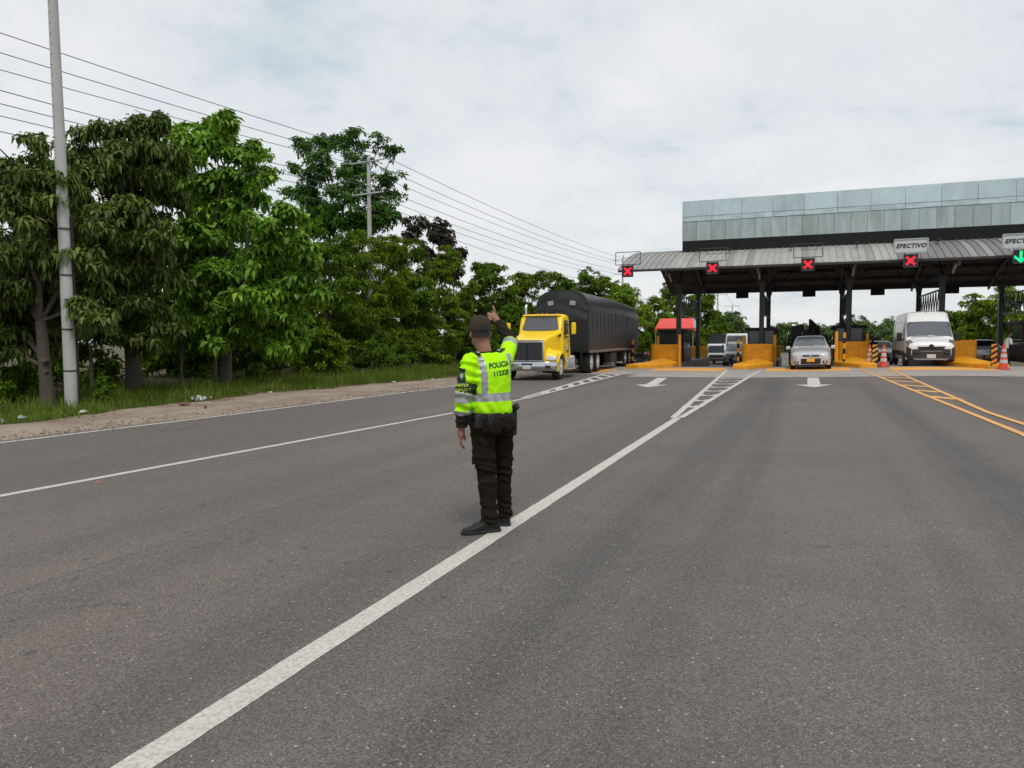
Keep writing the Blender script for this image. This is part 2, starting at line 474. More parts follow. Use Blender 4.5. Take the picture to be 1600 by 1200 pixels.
def asphalt_mat():
    m = bpy.data.materials.new('worn_asphalt'); m.use_nodes = True
    t = m.node_tree; b = t.nodes['Principled BSDF']
    N = lambda k: t.nodes.new(k)
    L = t.links.new
    c = N('ShaderNodeTexCoord'); P = c.outputs['Object']
    def noise(scale, det=4, rough=0.6, vec=P):
        n = N('ShaderNodeTexNoise'); n.inputs['Scale'].default_value = scale
        n.inputs['Detail'].default_value = det; n.inputs['Roughness'].default_value = rough
        L(vec, n.inputs['Vector']); return n
    def mrange(sock, a, b_, lo, hi):
        n = N('ShaderNodeMapRange'); n.inputs['From Min'].default_value = a; n.inputs['From Max'].default_value = b_
        n.inputs['To Min'].default_value = lo; n.inputs['To Max'].default_value = hi
        L(sock, n.inputs['Value']); return n.outputs[0]
    def mix(f, a, b_, blend='MIX'):
        n = N('ShaderNodeMix'); n.data_type = 'RGBA'; n.blend_type = blend
        for s_, k in ((f, 0), (a, 6), (b_, 7)):
            if hasattr(s_, 'links'): L(s_, n.inputs[k])
            elif k == 0: n.inputs[0].default_value = s_
            else: n.inputs[k].default_value = tuple(s_) + (1,)
        return n.outputs[2]
    big = noise(0.22, 4)
    base = mix(mrange(big.outputs['Fac'], 0.35, 0.65, 0, 1), (0.108, 0.098, 0.090), (0.146, 0.127, 0.111))
    # lengthwise wheel tracks and drag stains
    mp = N('ShaderNodeMapping'); mp.inputs['Scale'].default_value = (0.9, 0.018, 1)
    L(P, mp.inputs[0])
    tr = noise(1.0, 5, 0.55, mp.outputs[0])
    base = mix(mrange(tr.outputs['Fac'], 0.46, 0.62, 0, 0.65), base, (0.066, 0.062, 0.061))
    # resurfaced kerb lane on the left: finer and greyer
    sx = N('ShaderNodeSeparateXYZ'); L(P, sx.inputs[0])
    ad = N('ShaderNodeMath'); ad.operation = 'MULTIPLY_ADD'; ad.inputs[1].default_value = 0.5; L(big.outputs['Fac'], ad.inputs[0]); L(sx.outputs['X'], ad.inputs[2])
    base = mix(mrange(ad.outputs[0], -7.6, -7.3, 0.6, 0), base, (0.092, 0.089, 0.091))
    base = mix(mrange(ad.outputs[0], -2.4, -1.6, 0.35, 0), base, (0.150, 0.122, 0.100))
    # mid-size blotches
    md = noise(3.0, 6, 0.75)
    base = mix(0.20, base, mix(mrange(md.outputs['Fac'], 0.3, 0.7, 0, 1), (0.30, 0.30, 0.30), (0.70, 0.70, 0.70)), 'OVERLAY')
    # aggregate: every stone its own grey, a few pale ones
    v = N('ShaderNodeTexVoronoi'); v.inputs['Scale'].default_value = 120; L(P, v.inputs['Vector'])
    sel = N('ShaderNodeSeparateColor'); L(v.outputs['Color'], sel.inputs[0])
    base = mix(0.55, base, mix(sel.outputs[1], (0.13, 0.13, 0.13), (0.85, 0.85, 0.85)), 'OVERLAY')
    stone = mrange(v.outputs['Distance'], 0.0, 0.45, 1, 0)
    st2 = N('ShaderNodeMath'); st2.operation = 'MULTIPLY'; L(mrange(v.outputs['Distance'], 0.25, 0.42, 1, 0), st2.inputs[0]); L(mrange(sel.outputs[0], 0.84, 0.92, 0, 1.0), st2.inputs[1])
    base = mix(st2.outputs[0], base, (0.42, 0.385, 0.34))
    vb = N('ShaderNodeTexVoronoi'); vb.inputs['Scale'].default_value = 38; L(P, vb.inputs['Vector'])
    selb = N('ShaderNodeSeparateColor'); L(vb.outputs['Color'], selb.inputs[0])
    sb = N('ShaderNodeMath'); sb.operation = 'MULTIPLY'; L(mrange(vb.outputs['Distance'], 0.10, 0.26, 1, 0), sb.inputs[0]); L(mrange(selb.outputs[1], 0.915, 0.95, 0, 0.95), sb.inputs[1])
    base = mix(sb.outputs[0], base, (0.50, 0.46, 0.40))
    # thin cracks and one paving seam
    wv_ = noise(1.7, 4, 0.6)
    wp = N('ShaderNodeVectorMath'); wp.operation = 'MULTIPLY_ADD'; wp.inputs[1].default_value = (0.9, 0.9, 0); L(wv_.outputs['Color'], wp.inputs[0]); L(P, wp.inputs[2])
    vc = N('ShaderNodeTexVoronoi'); vc.feature = 'DISTANCE_TO_EDGE'; vc.inputs['Scale'].default_value = 0.28; L(wp.outputs[0], vc.inputs['Vector'])
    ck = N('ShaderNodeMath'); ck.operation = 'MULTIPLY'; L(mrange(vc.outputs['Distance'], 0.0008, 0.0028, 0.6, 0), ck.inputs[0]); L(mrange(big.outputs['Fac'], 0.50, 0.56, 0, 1), ck.inputs[1])
    base = mix(ck.outputs[0], base, (0.03, 0.03, 0.031))
    sm_ = N('ShaderNodeMath'); sm_.operation = 'MULTIPLY_ADD'; sm_.inputs[1].default_value = 0.06; L(wv_.outputs['Fac'], sm_.inputs[0]); L(sx.outputs['X'], sm_.inputs[2])
    s2_ = N('ShaderNodeMath'); s2_.operation = 'ADD'; s2_.inputs[1].default_value = 4.55; L(sm_.outputs[0], s2_.inputs[0])
    s3_ = N('ShaderNodeMath'); s3_.operation = 'ABSOLUTE'; L(s2_.outputs[0], s3_.inputs[0])
    base = mix(mrange(s3_.outputs[0], 0.006, 0.016, 0.45, 0), base, (0.04, 0.038, 0.038))
    # oil drips and pits
    mp2 = N('ShaderNodeMapping'); mp2.inputs['Scale'].default_value = (1.0, 0.75, 1); L(P, mp2.inputs[0])
    vd = N('ShaderNodeTexVoronoi'); vd.inputs['Scale'].default_value = 4.2; L(mp2.outputs[0], vd.inputs['Vector'])
    dd = N('ShaderNodeMath'); dd.operation = 'MULTIPLY_ADD'; dd.inputs[1].default_value = 0.16; L(md.outputs['Fac'], dd.inputs[0]); L(vd.outputs['Distance'], dd.inputs[2])
    spot = mrange(dd.outputs[0], 0.16, 0.21, 0.55, 0)
    seld = N('ShaderNodeSeparateColor'); L(vd.outputs['Color'], seld.inputs[0])
    sp2 = N('ShaderNodeMath'); sp2.operation = 'MULTIPLY'; L(spot, sp2.inputs[0]); L(mrange(seld.outputs[2], 0.5, 0.6, 0, 1), sp2.inputs[1])
    base = mix(sp2.outputs[0], base, (0.045, 0.045, 0.047))
    L(base, b.inputs['Base Color'])
    L(mrange(sel.outputs[1], 0, 1, 0.65, 0.9), b.inputs['Roughness'])
    b.inputs['Specular IOR Level'].default_value = 0.4
    bp = N('ShaderNodeBump'); bp.inputs['Strength'].default_value = 0.55; bp.inputs['Distance'].default_value = 0.008
    L(stone, bp.inputs['Height']); L(bp.outputs[0], b.inputs['Normal'])
    return m

XB = [-700, -300, -120, -60, -40, -30, -24, -20, -18, -16, -14, -12, -8, -2.3, 0, 2, 5, 8, 14, 30, 60, 120, 300, 700]
YB = [-60, -20, 0, 10, 20, 30, 40, 50, 60, 70, 85, 110, 160, 260, 500, 1500]
grid_sheet('ground', XB, YB, -0.05, earth_mat())

def interp(pts):
    ys = [p[1] for p in pts]; xs = [p[0] for p in pts]
    return lambda y: float(np.interp(y, ys, xs))
asph_left = interp([(-13.0, -20), (-12.5, 0), (-12.05, 7.8), (-11.68, 12.5), (-11.35, 18), (-11.2, 23), (-11.5, 40), (-13.5, 60), (-14, 120), (-13, 400)])
dirt_left = interp([(-15.2, -20), (-14.6, 0), (-14.5, 9.6), (-15.0, 14), (-15.3, 18), (-14.4, 24), (-13.8, 28), (-14.5, 40), (-16.5, 60), (-17, 120), (-16, 400)])
wv = lambda y: 0.16 * math.sin(y * 1.3) + 0.1 * math.sin(y * 3.7 + 1) + 0.06 * math.sin(y * 9.1)
ysd = list(np.arange(-20, 60, 0.4)) + list(np.arange(60, 401, 20))
ysr = sorted(set([-20, 0] + [float(v) for v in np.arange(2, 60, 1.0)] + [40, 85, 60, 70, 110, 160, 260, 400]))
xsr = [-16, -13, -10, -6, -2.3, 1.3, 5, 9, 14]
grid_sheet('dirt_shoulder', [-17.5, -16, -15, -14, -13, -12, -11], ysd, -0.012, dirt_mat(), left=lambda y: dirt_left(y) + wv(y))
road = grid_sheet('road', xsr, ysr, 0.0, asphalt_mat(), left=lambda y: asph_left(y) + 0.35 * wv(y * 0.9 + 5))

# concrete apron before the toll lanes: slabs with open joints
for j, (y0, y1) in enumerate(((29.6, 34.4), (34.41, 39.3), (39.31, 46), (46.01, 52.5), (52.51, 59))):
    for i in range(6):
        xa = [-11.2, -6.7, -2.3, 2.3, 6.7, 11.1][i] + 0.008
        xb = [-6.7, -2.3, 2.3, 6.7, 11.1, 15.0][i] - 0.008
        if j == 0 and i == 0: y0_ = 31.4
        else: y0_ = y0
        bx_ = [xa] + ([5.0] if xa < 5 < xb else []) + [xb]
        by_ = [y0_] + ([40.0] if y0_ < 40 < y1 else []) + [y1]
        s_ = grid_sheet('concrete_slab', bx_, by_, 0.004, concrete, kind=None, parent=road)

def ribbon(name, pts, wdt, mat, dz=0.0075, parent=road, step=0.5, ragged=0.003, seed=0):
    """painted line along a polyline on the ground, edges slightly ragged"""
    rg = random.Random(seed + int(abs(pts[0][0]) * 100))
    P = [Vector((a, b_, 0)) for a, b_ in pts]
    Q = []
    for i in range(len(P) - 1):
        n = max(1, int((P[i + 1] - P[i]).length / step))
        for k in range(n): Q.append(P[i].lerp(P[i + 1], k / n))
    Q.append(P[-1])
    V = []; F = []
    for i, q in enumerate(Q):
        d = (Q[min(i + 1, len(Q) - 1)] - Q[max(i - 1, 0)]).normalized()
        s_ = Vector((-d.y, d.x, 0))
        for sg in (-1, 1):
            p = q + s_ * sg * (wdt / 2 + rg.uniform(-ragged, ragged))
            V.append((p.x, p.y, gz(p.x, p.y) + dz))
    for i in range(len(Q) - 1):
        F.append((2 * i, 2 * i + 1, 2 * i + 3, 2 * i + 2))
    me = bpy.data.meshes.new(name); me.from_pydata(V, [], F); me.update()
    fix(me)
    return link(name, me, mat, parent)

def patch(name, poly, mat, dz=0.009, parent=road):
    me = bpy.data.meshes.new(name)
    me.from_pydata([(a, b_, gz(a, b_) + dz) for a, b_ in poly], [], [tuple(range(len(poly)))])
    me.update(); fix(me)
    return link(name, me, mat, parent)

ribbon('lane_line', [(-2.255, -8), (-2.255, 14.6)], 0.15, white_paint, dz=0.003, step=0.12)
ribbon('lane_line', [(-8.05, 0), (-7.65, 5.05), (-7.42, 8.08), (-6.92, 14.49), (-6.80, 18.2)], 0.12, white_paint, dz=0.003, step=0.2)
ribbon('edge_line', [(-12.4, 0), (-11.81, 7.84), (-11.44, 12.5), (-10.96, 23), (-10.85, 30)], 0.12, white_paint, dz=0.003, step=0.2)
# chevron zone running to the second island
A0, A1, B0, B1 = (-2.33, 14.4), (-3.40, 36.6), (-2.19, 14.4), (-1.86, 36.6)
ribbon('chevron_border', [A0, A1], 0.13, white_paint, dz=0.0105)
ribbon('chevron_border', [B0, B1], 0.13, white_paint, dz=0.0125)
def lerp2(a, b_, t): return (a[0] + (b_[0] - a[0]) * t, a[1] + (b_[1] - a[1]) * t)
for k in range(12):
    t = 0.12 + k * 0.078
    a = lerp2(A0, A1, t); b_ = lerp2(B0, B1, t)
    ribbon('chevron_bar', [a, ((a[0] * .7 + b_[0] * .3), a[1] - 0.34), ((a[0] * .3 + b_[0] * .7), a[1] - 0.30), (b_[0], b_[1] + 0.1)], 0.24, white_paint, dz=0.0075, step=0.15)
# ladder zone beside the truck lane
C0, C1, D0, D1 = (-6.90, 18.2), (-8.45, 35.0), (-6.74, 18.0), (-7.42, 34.0)
ribbon('chevron_border', [C0, C1], 0.12, white_paint, dz=0.0105)
ribbon('chevron_border', [D0, D1], 0.12, white_paint, dz=0.0125)
for k in range(9):
    t = 0.16 + k * 0.10
    a = lerp2(C0, C1, t); b_ = lerp2(D0, D1, t - 0.05)
    ribbon('chevron_bar', [a, b_], 0.22, white_paint, dz=0.0075, step=0.2)
# yellow zone at the third island
E0, E1, F0, F1 = (2.93, 15.4), (2.30, 36.6), (3.20, 15.0), (3.50, 36.6)
ribbon('chevron_border', [(2.86, 9.0), (2.98, 12.6), (2.90, 15.6), E1], 0.11, yellow_paint, dz=0.0105)
ribbon('chevron_border', [(3.42, 9.0), (3.34, 13.5), (3.20, 16.0), F1], 0.11, yellow_paint, dz=0.0125)
for k in range(8):
    t = 0.22 + k * 0.105
    ribbon('chevron_bar', [lerp2(E0, E1, t), lerp2(F0, F1, t - 0.03)], 0.30, yellow_paint, dz=0.0075, step=0.2)
ribbon('chevron_border', [(8.3, 28), (7.9, 36)], 0.1, white_paint, dz=0.0105)
ribbon('chevron_border', [(8.3, 28), (9.6, 36)], 0.1, white_paint, dz=0.0125)

def arrow(tip, tail, wd=0.55, shaft=0.19, head=1.35):
    a, b_ = Vector(tip), Vector(tail)
    d = (b_ - a).normalized(); s_ = Vector((-d.y, d.x))
    P = [a, a + d * head + s_ * wd, a + d * head + s_ * shaft, b_ + s_ * shaft, b_ - s_ * shaft, a + d * head - s_ * shaft, a + d * head - s_ * wd]
    patch('direction_arrow', [(p.x, p.y) for p in P], white_paint, 0.004)
arrow((0.30, 23.6), (0.33, 29.2))
arrow((-4.60, 23.3), (-5.12, 28.95))

# worn yellow strips across the lanes between the island noses
for (xa, xb, ya, yb) in ((-6.95, -3.55, 35.2, 38.6), (-1.65, 1.95, 35.0, 38.4), (3.6, 7.4, 34.6, 37.8), (-11.0, -8.7, 33.2, 36.8)):
    pts = [(xa, ya), (xb, ya - 0.1), (xb, yb), (xa, yb)]
    if xa < 5 < xb: pts = [(xa, ya), (5, ya - .04), (xb, ya - 0.1), (xb, yb), (5, yb), (xa, yb)]
    patch('yellow_strip', pts, worn_yellow, 0.0075)
ribbon('gap_line', [(-3.9, 36.5), (-1.7, 36.5)], 0.1, black, dz=0.011)
# ================================================================== TOLL PLAZA
galv = pm('galvanised_panel', (0.52, 0.63, 0.655), 0.34, 0.5, var=0.22, vs=0.8, dirt=0.5, dcol=(0.27, 0.31, 0.31), ds=0.9, bump=0.4, bs=2.2, stretch=(1, 1, 0.35), rand=.06)
galv2 = pm('weathered_panel', (0.42, 0.49, 0.49), 0.42, 0.35, var=0.25, vs=0.9, dirt=0.75, dcol=(0.17, 0.18, 0.16), ds=1.2, bump=0.45, bs=2.4, stretch=(1, 1, 0.25), rand=.08)
roof_pale = pm('pale_roof_sheet', (0.40, 0.39, 0.355), 0.5, 0.15, var=0.12, vs=1.2, dirt=0.4, dcol=(0.22, 0.21, 0.19), ds=1.1, rand=.06)
roof_grey = pm('grey_roof_sheet', (0.205, 0.20, 0.195), 0.55, 0.15, var=0.12, vs=1.2, dirt=0.4, dcol=(0.12, 0.115, 0.11), ds=1.1, rand=.06)
roof_mid = pm('mid_roof_sheet', (0.30, 0.29, 0.275), 0.5, 0.15, var=0.12, vs=1.2, dirt=0.4, dcol=(0.16, 0.155, 0.145), ds=1.1, rand=.06)
louvre_m = pm('black_louvre', (0.012, 0.0125, 0.015), 0.55, var=0.3, vs=3)
led_red = pm('red_led', (1.0, 0.02, 0.05), 0.4, var=0.02, emit=1.1)
led_green = pm('green_led', (0.0, 0.75, 0.28), 0.4, var=0.02, emit=0.9)
sign_face = pm('sign_face', (0.56, 0.59, 0.60), 0.5, var=0.06, vs=3)

YF, YR = 39.6, 56.0           # front and rear edge of the roof
ZF, ZR, RISE = 5.20, 4.95, 1.75
def arch(t):
    """point (y, z) on the vaulted roof, t from 0 at the front edge to 1 at the back"""
    return YF + (YR - YF) * t, ZF + (ZR - ZF) * t + 4 * RISE * t * (1 - t)
canopy = empty('toll_canopy', (2, 44, 0), 0, 'long vaulted toll canopy on dark steel columns with silver parapet', 'canopy')
CI = Matrix.Translation((-2, -44, 0))
def part(mb, name, mat, parent=canopy, **k):
    o = mb.build(name, mat, parent, **k)
    if parent is canopy: o.location = (o.location.x - 2, o.location.y - 44, o.location.z)
    return o

PW = 0.33
def roof_panel_mesh():
    mb = MB()
    T = [0, .02, .05, .09, .13, .18, .24, .31, .4, .5, .6, .7, .8, .9, 1]
    prof = [(0, 0), (0, .05), (.03, .05), (.035, .004), (PW - .002, .004), (PW - .002, -.012), (0, -.012)]
    rings = []
    for t in T:
        y, z = arch(t)
        rings.append([(px, y, z + pz) for px, pz in prof])
    mb.loft(rings)
    return mb.mesh('roof_panel', 30)
base_me = roof_panel_mesh()
rp_me = {}
for nm, mt in (('a', roof_pale), ('b', roof_grey), ('c', roof_mid)):
    q = base_me.copy(); q.materials.append(mt); rp_me[nm] = q
X0R = -9.45
rgen = random.Random(4)
NPAN = 80
for i in range(NPAN):
    x = X0R + i * PW
    key = 'c' if x < -6.5 else ('a' if x < 3.9 else 'b')
    if key == 'a' and rgen.random() < 0.12: key = 'c'
    if key == 'b' and rgen.random() < 0.15: key = 'c'
    o = link('roof_panel', rp_me[key], None, canopy)
    o.location = (x - 2, -44, rgen.uniform(-0.004, 0.004))
XE = X0R + NPAN * PW
# dark lining and purlins under the sheets
mb = MB()
Ts = [k / 16 for k in range(17)]
rings = [[(X0R + .04, arch(t)[0], arch(t)[1] - .05), (XE - .04, arch(t)[0], arch(t)[1] - .05), (XE - .04, arch(t)[0], arch(t)[1] - .075), (X0R + .04, arch(t)[0], arch(t)[1] - .075)] for t in Ts]
mb.loft(rings)
part(mb, 'roof_lining', steel_deep)
for t in (0.03, .12, .22, .32, .42, .52, .62, .72, .82, .91, .975):
    y, z = arch(t)
    mb = MB().box(((X0R + XE) / 2, y, z - .15), (XE - X0R - .1, .07, .15))
    part(mb, 'purlin', steel_deep)
mb = MB().box(((X0R + XE) / 2, YF + .05, ZF - .07), (XE - X0R, .06, .10))
part(mb, 'front_gutter', steel_dark)
mb = MB().box(((X0R + XE) / 2, YR - .05, ZR - .12), (XE - X0R, .06, .2))
part(mb, 'rear_gutter', steel_dark)
# columns in pairs, arched rafters, knee braces and lattice girders between the pairs
CX = [-6.85, -2.25, 2.22, 6.6, 11.0, 15.4]
for x in CX:
    for y, top in ((44.0, 6.2), (52.5, 5.9)):
        zb = gz(x, y) - 0.3
        mb = MB()
        mb.box((x, y, (zb + 4.55) / 2), (.20, .26, 4.55 - zb))
        mb.box((x - .115, y, (zb + 4.55) / 2), (.025, .32, 4.55 - zb))
        mb.box((x + .115, y, (zb + 4.55) / 2), (.025, .32, 4.55 - zb))
        part(mb, 'column', steel_dark)
        mb = MB().box((x, y, 4.62), (.44, .44, .12)).box((x, y, 4.5), (.34, .38, .1))
        part(mb, 'capital', steel_dark)
        for sx_ in (-1, 1):                       # fan of knee braces
            mb = MB()
            P = [(x + sx_ * (.10 + .9 * (1 - math.cos(a))), y, 4.3 + 1.1 * math.sin(a)) for a in (0, .35, .7, 1.05, 1.35)]
            for a, b_ in zip(P, P[1:]): mb.bar(a, b_, .07, .10)
            part(mb, 'knee_brace', steel_dark)
            mb = MB().bar((x + sx_ * .08, y, 4.7), (x + sx_ * 1.5, y, 5.85), .06, .08)
            part(mb, 'strut', steel_dark)
    mb = MB()
    for a, b_ in zip(Ts, Ts[1:]):
        (ya, za), (yb, zb2) = arch(a), arch(b_)
        mb.bar((x, ya, za - .3), (x, yb, zb2 - .3), .12, .22)
    part(mb, 'rafter', steel_dark)
    for y0, y1 in ((44, 41.2), (44, 46.5), (52.5, 50), (52.5, 54.6)):
        t = (y1 - YF) / (YR - YF)
        part(MB().bar((x, y0, 4.66), (x, y1, arch(t)[1] - .35), .07, .09), 'rafter_brace', steel_dark)
    mb = MB()
    z0_, z1_ = 2.85, 4.0
    mb.bar((x, 44.2, z1_), (x, 52.3, z1_), .06, .08); mb.bar((x, 44.2, z0_), (x, 52.3, z0_), .06, .08)
    n = 9
    for k in range(n):
        ya = 44.2 + 8.1 * k / n; yb = 44.2 + 8.1 * (k + .5) / n; yc = 44.2 + 8.1 * (k + 1) / n
        mb.bar((x, ya, z1_), (x, yb, z0_), .045); mb.bar((x, yb, z0_), (x, yc, z1_), .045)
    part(mb, 'lattice_girder', steel_dark)
    mb = MB()
    P = [(x, 40.2 + .25 * k, 4.95 - .02 * k * k) for k in range(5)]
    for a, b_ in zip(P, P[1:]): mb.bar(a, b_, .09, .12)
    part(mb, 'rafter_tail', galv2)

# parapet: backing box, black louvre slats, two rows of weathered metal sheets and a joint strip
FX0, FX1, FY = -6.62, 16.6, 43.55
mb = MB().box(((FX0 + FX1) / 2, FY + .75, 7.75), (FX1 - FX0 - .04, 1.4, 2.95))
part(mb, 'parapet_core', steel_dark)
nsl = 9
for k in range(nsl):
    z = 6.30 + (7.04 - 6.30) * (k + .5) / nsl
    mb = MB().box(((FX0 + FX1) / 2, FY + .01, z), (FX1 - FX0, .05, .07), rx=R(14))
    part(mb, 'louvre_slat', louvre_m)
def sheet_me(wd, ht, seed):
    """a thin metal sheet, slightly dented"""
    rg = random.Random(seed)
    n, m_ = 5, 4
    V = []; F = []
    for j in range(m_ + 1):
        for i in range(n + 1):
            edge = i in (0, n) or j in (0, m_)
            V.append((wd * (i / n - .5), -.012 + (0 if edge else rg.uniform(-.012, .016)), ht * (j / m_ - .5)))
    for j in range(m_):
        for i in range(n):
            a = j * (n + 1) + i; F.append((a, a + 1, a + n + 2, a + n + 1))
    k = len(V)
    V += [(-wd / 2, .012, -ht / 2), (wd / 2, .012, -ht / 2), (wd / 2, .012, ht / 2), (-wd / 2, .012, ht / 2)]
    F += [(k + 3, k + 2, k + 1, k)]
    bl, br, tl, tr_ = 0, n, m_ * (n + 1), m_ * (n + 1) + n
    F += [tuple(range(bl, br + 1))[::-1] + (k, k + 1), tuple(range(tl, tr_ + 1)) + (k + 2, k + 3),
          tuple(range(bl, tl + 1, n + 1)) + (k + 3, k), tuple(range(br, tr_ + 1, n + 1))[::-1] + (k + 1, k + 2)]
    me = bpy.data.meshes.new('metal_sheet'); me.from_pydata(V, [], F)
    fix(me, 30)
    return me
def sheet_row(z0, z1, wd, x_first, mat, nm, yy):
    mes = []
    for sd_ in range(4):
        me = sheet_me(wd - .014, z1 - z0 - .012, sd_ + int(z0 * 10)); me.materials.append(mat); mes.append(me)
    x = x_first; i = 0
    rg = random.Random(int(z0 * 7))
    while x < FX1:
        o = link(nm, mes[i % 4], None, canopy)
        o.location = (x + wd / 2 - 2, yy + rg.uniform(-.006, .006) - 44, (z0 + z1) / 2)
        o.rotation_euler = (rg.uniform(-.006, .006), 0, rg.uniform(-.006, .006))
        x += wd; i += 1
    return x
sheet_row(7.06, 8.14, .80, FX0, galv2, 'lower_sheet', FY - .01)
sheet_row(8.15, 8.42, 1.62, FX0 + .02, galv, 'joint_strip', FY - .03)
sheet_row(8.43, 9.32, 1.62, FX0 + .02, galv, 'upper_sheet', FY - .01)
# left return of the parapet
for k, (z0, z1, mt) in enumerate(((7.06, 8.14, galv2), (8.15, 9.32, galv))):
    mb = MB().box((FX0 - .0, FY + .75, (z0 + z1) / 2), (.03, 1.44, z1 - z0))
    part(mb, 'side_sheet', mt)

# boxes hung under the back edge
for x in (-4.2, .25, 4.55, 8.9):
    mb = MB().box((0, 0, 0), (.85, .2, .42)).box((-.3, 0, .3), (.05, .05, .25)).box((.3, 0, .3), (.05, .05, .25))
    o = mb.build('display_box', black, None, (x, YR - .2, 4.55), bevel=.015)
    nm = {-4.2: 'above the lane of the dark car', .25: 'behind the silver hatchback lane', 4.55: 'above the white van lane', 8.9: 'above the silver sedan lane'}[x]
    tag(o, 'black display box hung from the rear roof edge ' + nm, 'display box', 'display boxes under the rear roof edge')

# lane signals
def lane_signal(x, kind, sign, label, z=5.08):
    r_ = empty('lane_signal', (x, 39.2, z), 0, label, 'lane signal', 'lane signals on the canopy front')
    MB().box((0, .07, 0), (.56, .14, .56)).build('housing', black, r_, bevel=.015)
    mb = MB()
    for a, b_ in (((-.285, -.285), (.285, -.285)), ((.285, -.285), (.285, .285)), ((.285, .285), (-.285, .285)), ((-.285, .285), (-.285, -.285))):
        mb.bar((a[0], -.02, a[1]), (b_[0], -.02, b_[1]), .03, .05)
    mb.bar((-.26, .05, .28), (-.26, .05, .40), .04); mb.bar((.26, .05, .28), (.26, .05, .40), .04)
    mb.bar((0, .1, .1), (0, .55, .16), .05)
    mb.build('bracket', steel_dark, r_)
    mb = MB()
    if kind == 'x':
        for sg in (-1, 1):
            for k in range(9):                       # rows of lamps
                t = -.17 + .34 * k / 8
                for off in (-.036, .036):
                    mb.lathe([(.024, 0), (.024, -.022), (.014, -.028)], (t + off * .7, -.002, sg * t - off * .7 * sg), 'Y', 8)
        mb.build('red_cross', led_red, r_)
    else:
        for k in range(9):
            t = -.22 + .44 * k / 8
            for off in (-.03, .03): mb.lathe([(.03, 0), (.03, -.022), (.02, -.03)], (off, -.002, t + .01), 'Y', 8)
        for sg in (-1, 1):
            for k in range(0, 6):
                for off in (0, .06): mb.lathe([(.03, 0), (.03, -.022), (.02, -.03)], (sg * k * .045, -.002, -.25 + k * .042 + off), 'Y', 8)
        mb.build('green_arrow', led_green, r_)
    if sign:
        MB().box((0, .06, .70), (1.38, .06, .60)).build('sign_board', sign_face, r_, bevel=.02)
        mb = MB()
        for a, b_ in (((-.70, .39), (.70, .39)), ((.70, .39), (.70, 1.01)), ((.70, 1.01), (-.70, 1.01)), ((-.70, 1.01), (-.70, .39))):
            mb.bar((a[0], .02, a[1]), (b_[0], .02, b_[1]), .045, .05)
        mb.build('sign_frame', galv2, r_)
        me = text_mesh('EFECTIVO', .265, .004, .22, .010, 1.12)
        me.materials.append(ink)
        t_ = link('lettering', me, None, r_, (0, .022, .69), (R(90), 0, 0)); t_.scale = (.96, 1, 1)
    else:
        mb = MB()
        for a, b_ in (((-.66, .36), (.66, .36)), ((.66, .36), (.66, 1.02)), ((.66, 1.02), (-.66, 1.02)), ((-.66, 1.02), (-.66, .36))):
            mb.bar((a[0], .05, a[1]), (b_[0], .05, b_[1]), .035)
        mb.bar((-.3, .3, .75), (.4, .3, .75), .02); mb.bar((-.3, .3, .75), (-.3, .3, .9), .03); mb.bar((.4, .3, .75), (.4, .3, .95), .03)
        mb.build('empty_sign_frame', steel_dark, r_)
    return r_
lane_signal(-8.82, 'x', False, 'red cross signal with empty frame at the left end of the canopy')
lane_signal(-4.43, 'x', False, 'red cross signal with empty frame second from the left')
lane_signal(.10, 'x', False, 'red cross signal above the silver hatchback')
lane_signal(4.55, 'x', True, 'red cross signal under a whole EFECTIVO sign above the white van')
lane_signal(8.90, 'arrow', True, 'green arrow signal under the EFECTIVO sign cut by the right edge')

# small cameras on the roof front
for i, (x, nm) in enumerate(((-3.9, 'over the second lane from the left'), (-.75, 'just left of the silver hatchback signal'), (2.45, 'left of the EFECTIVO sign'), (6.1, 'right of the EFECTIVO sign'))):
    y, z = arch(.17)
    mb = MB().box((0, -.15, .16), (.14, .34, .12)).bar((0, 0, -.1), (0, 0, .12), .04).box((0, -.33, .17), (.16, .06, .14))
    tag(mb.build('camera', black, None, (x, y, z + .03), bevel=.01), 'small black camera on the roof edge ' + nm, 'camera', 'cameras on the roof edge')

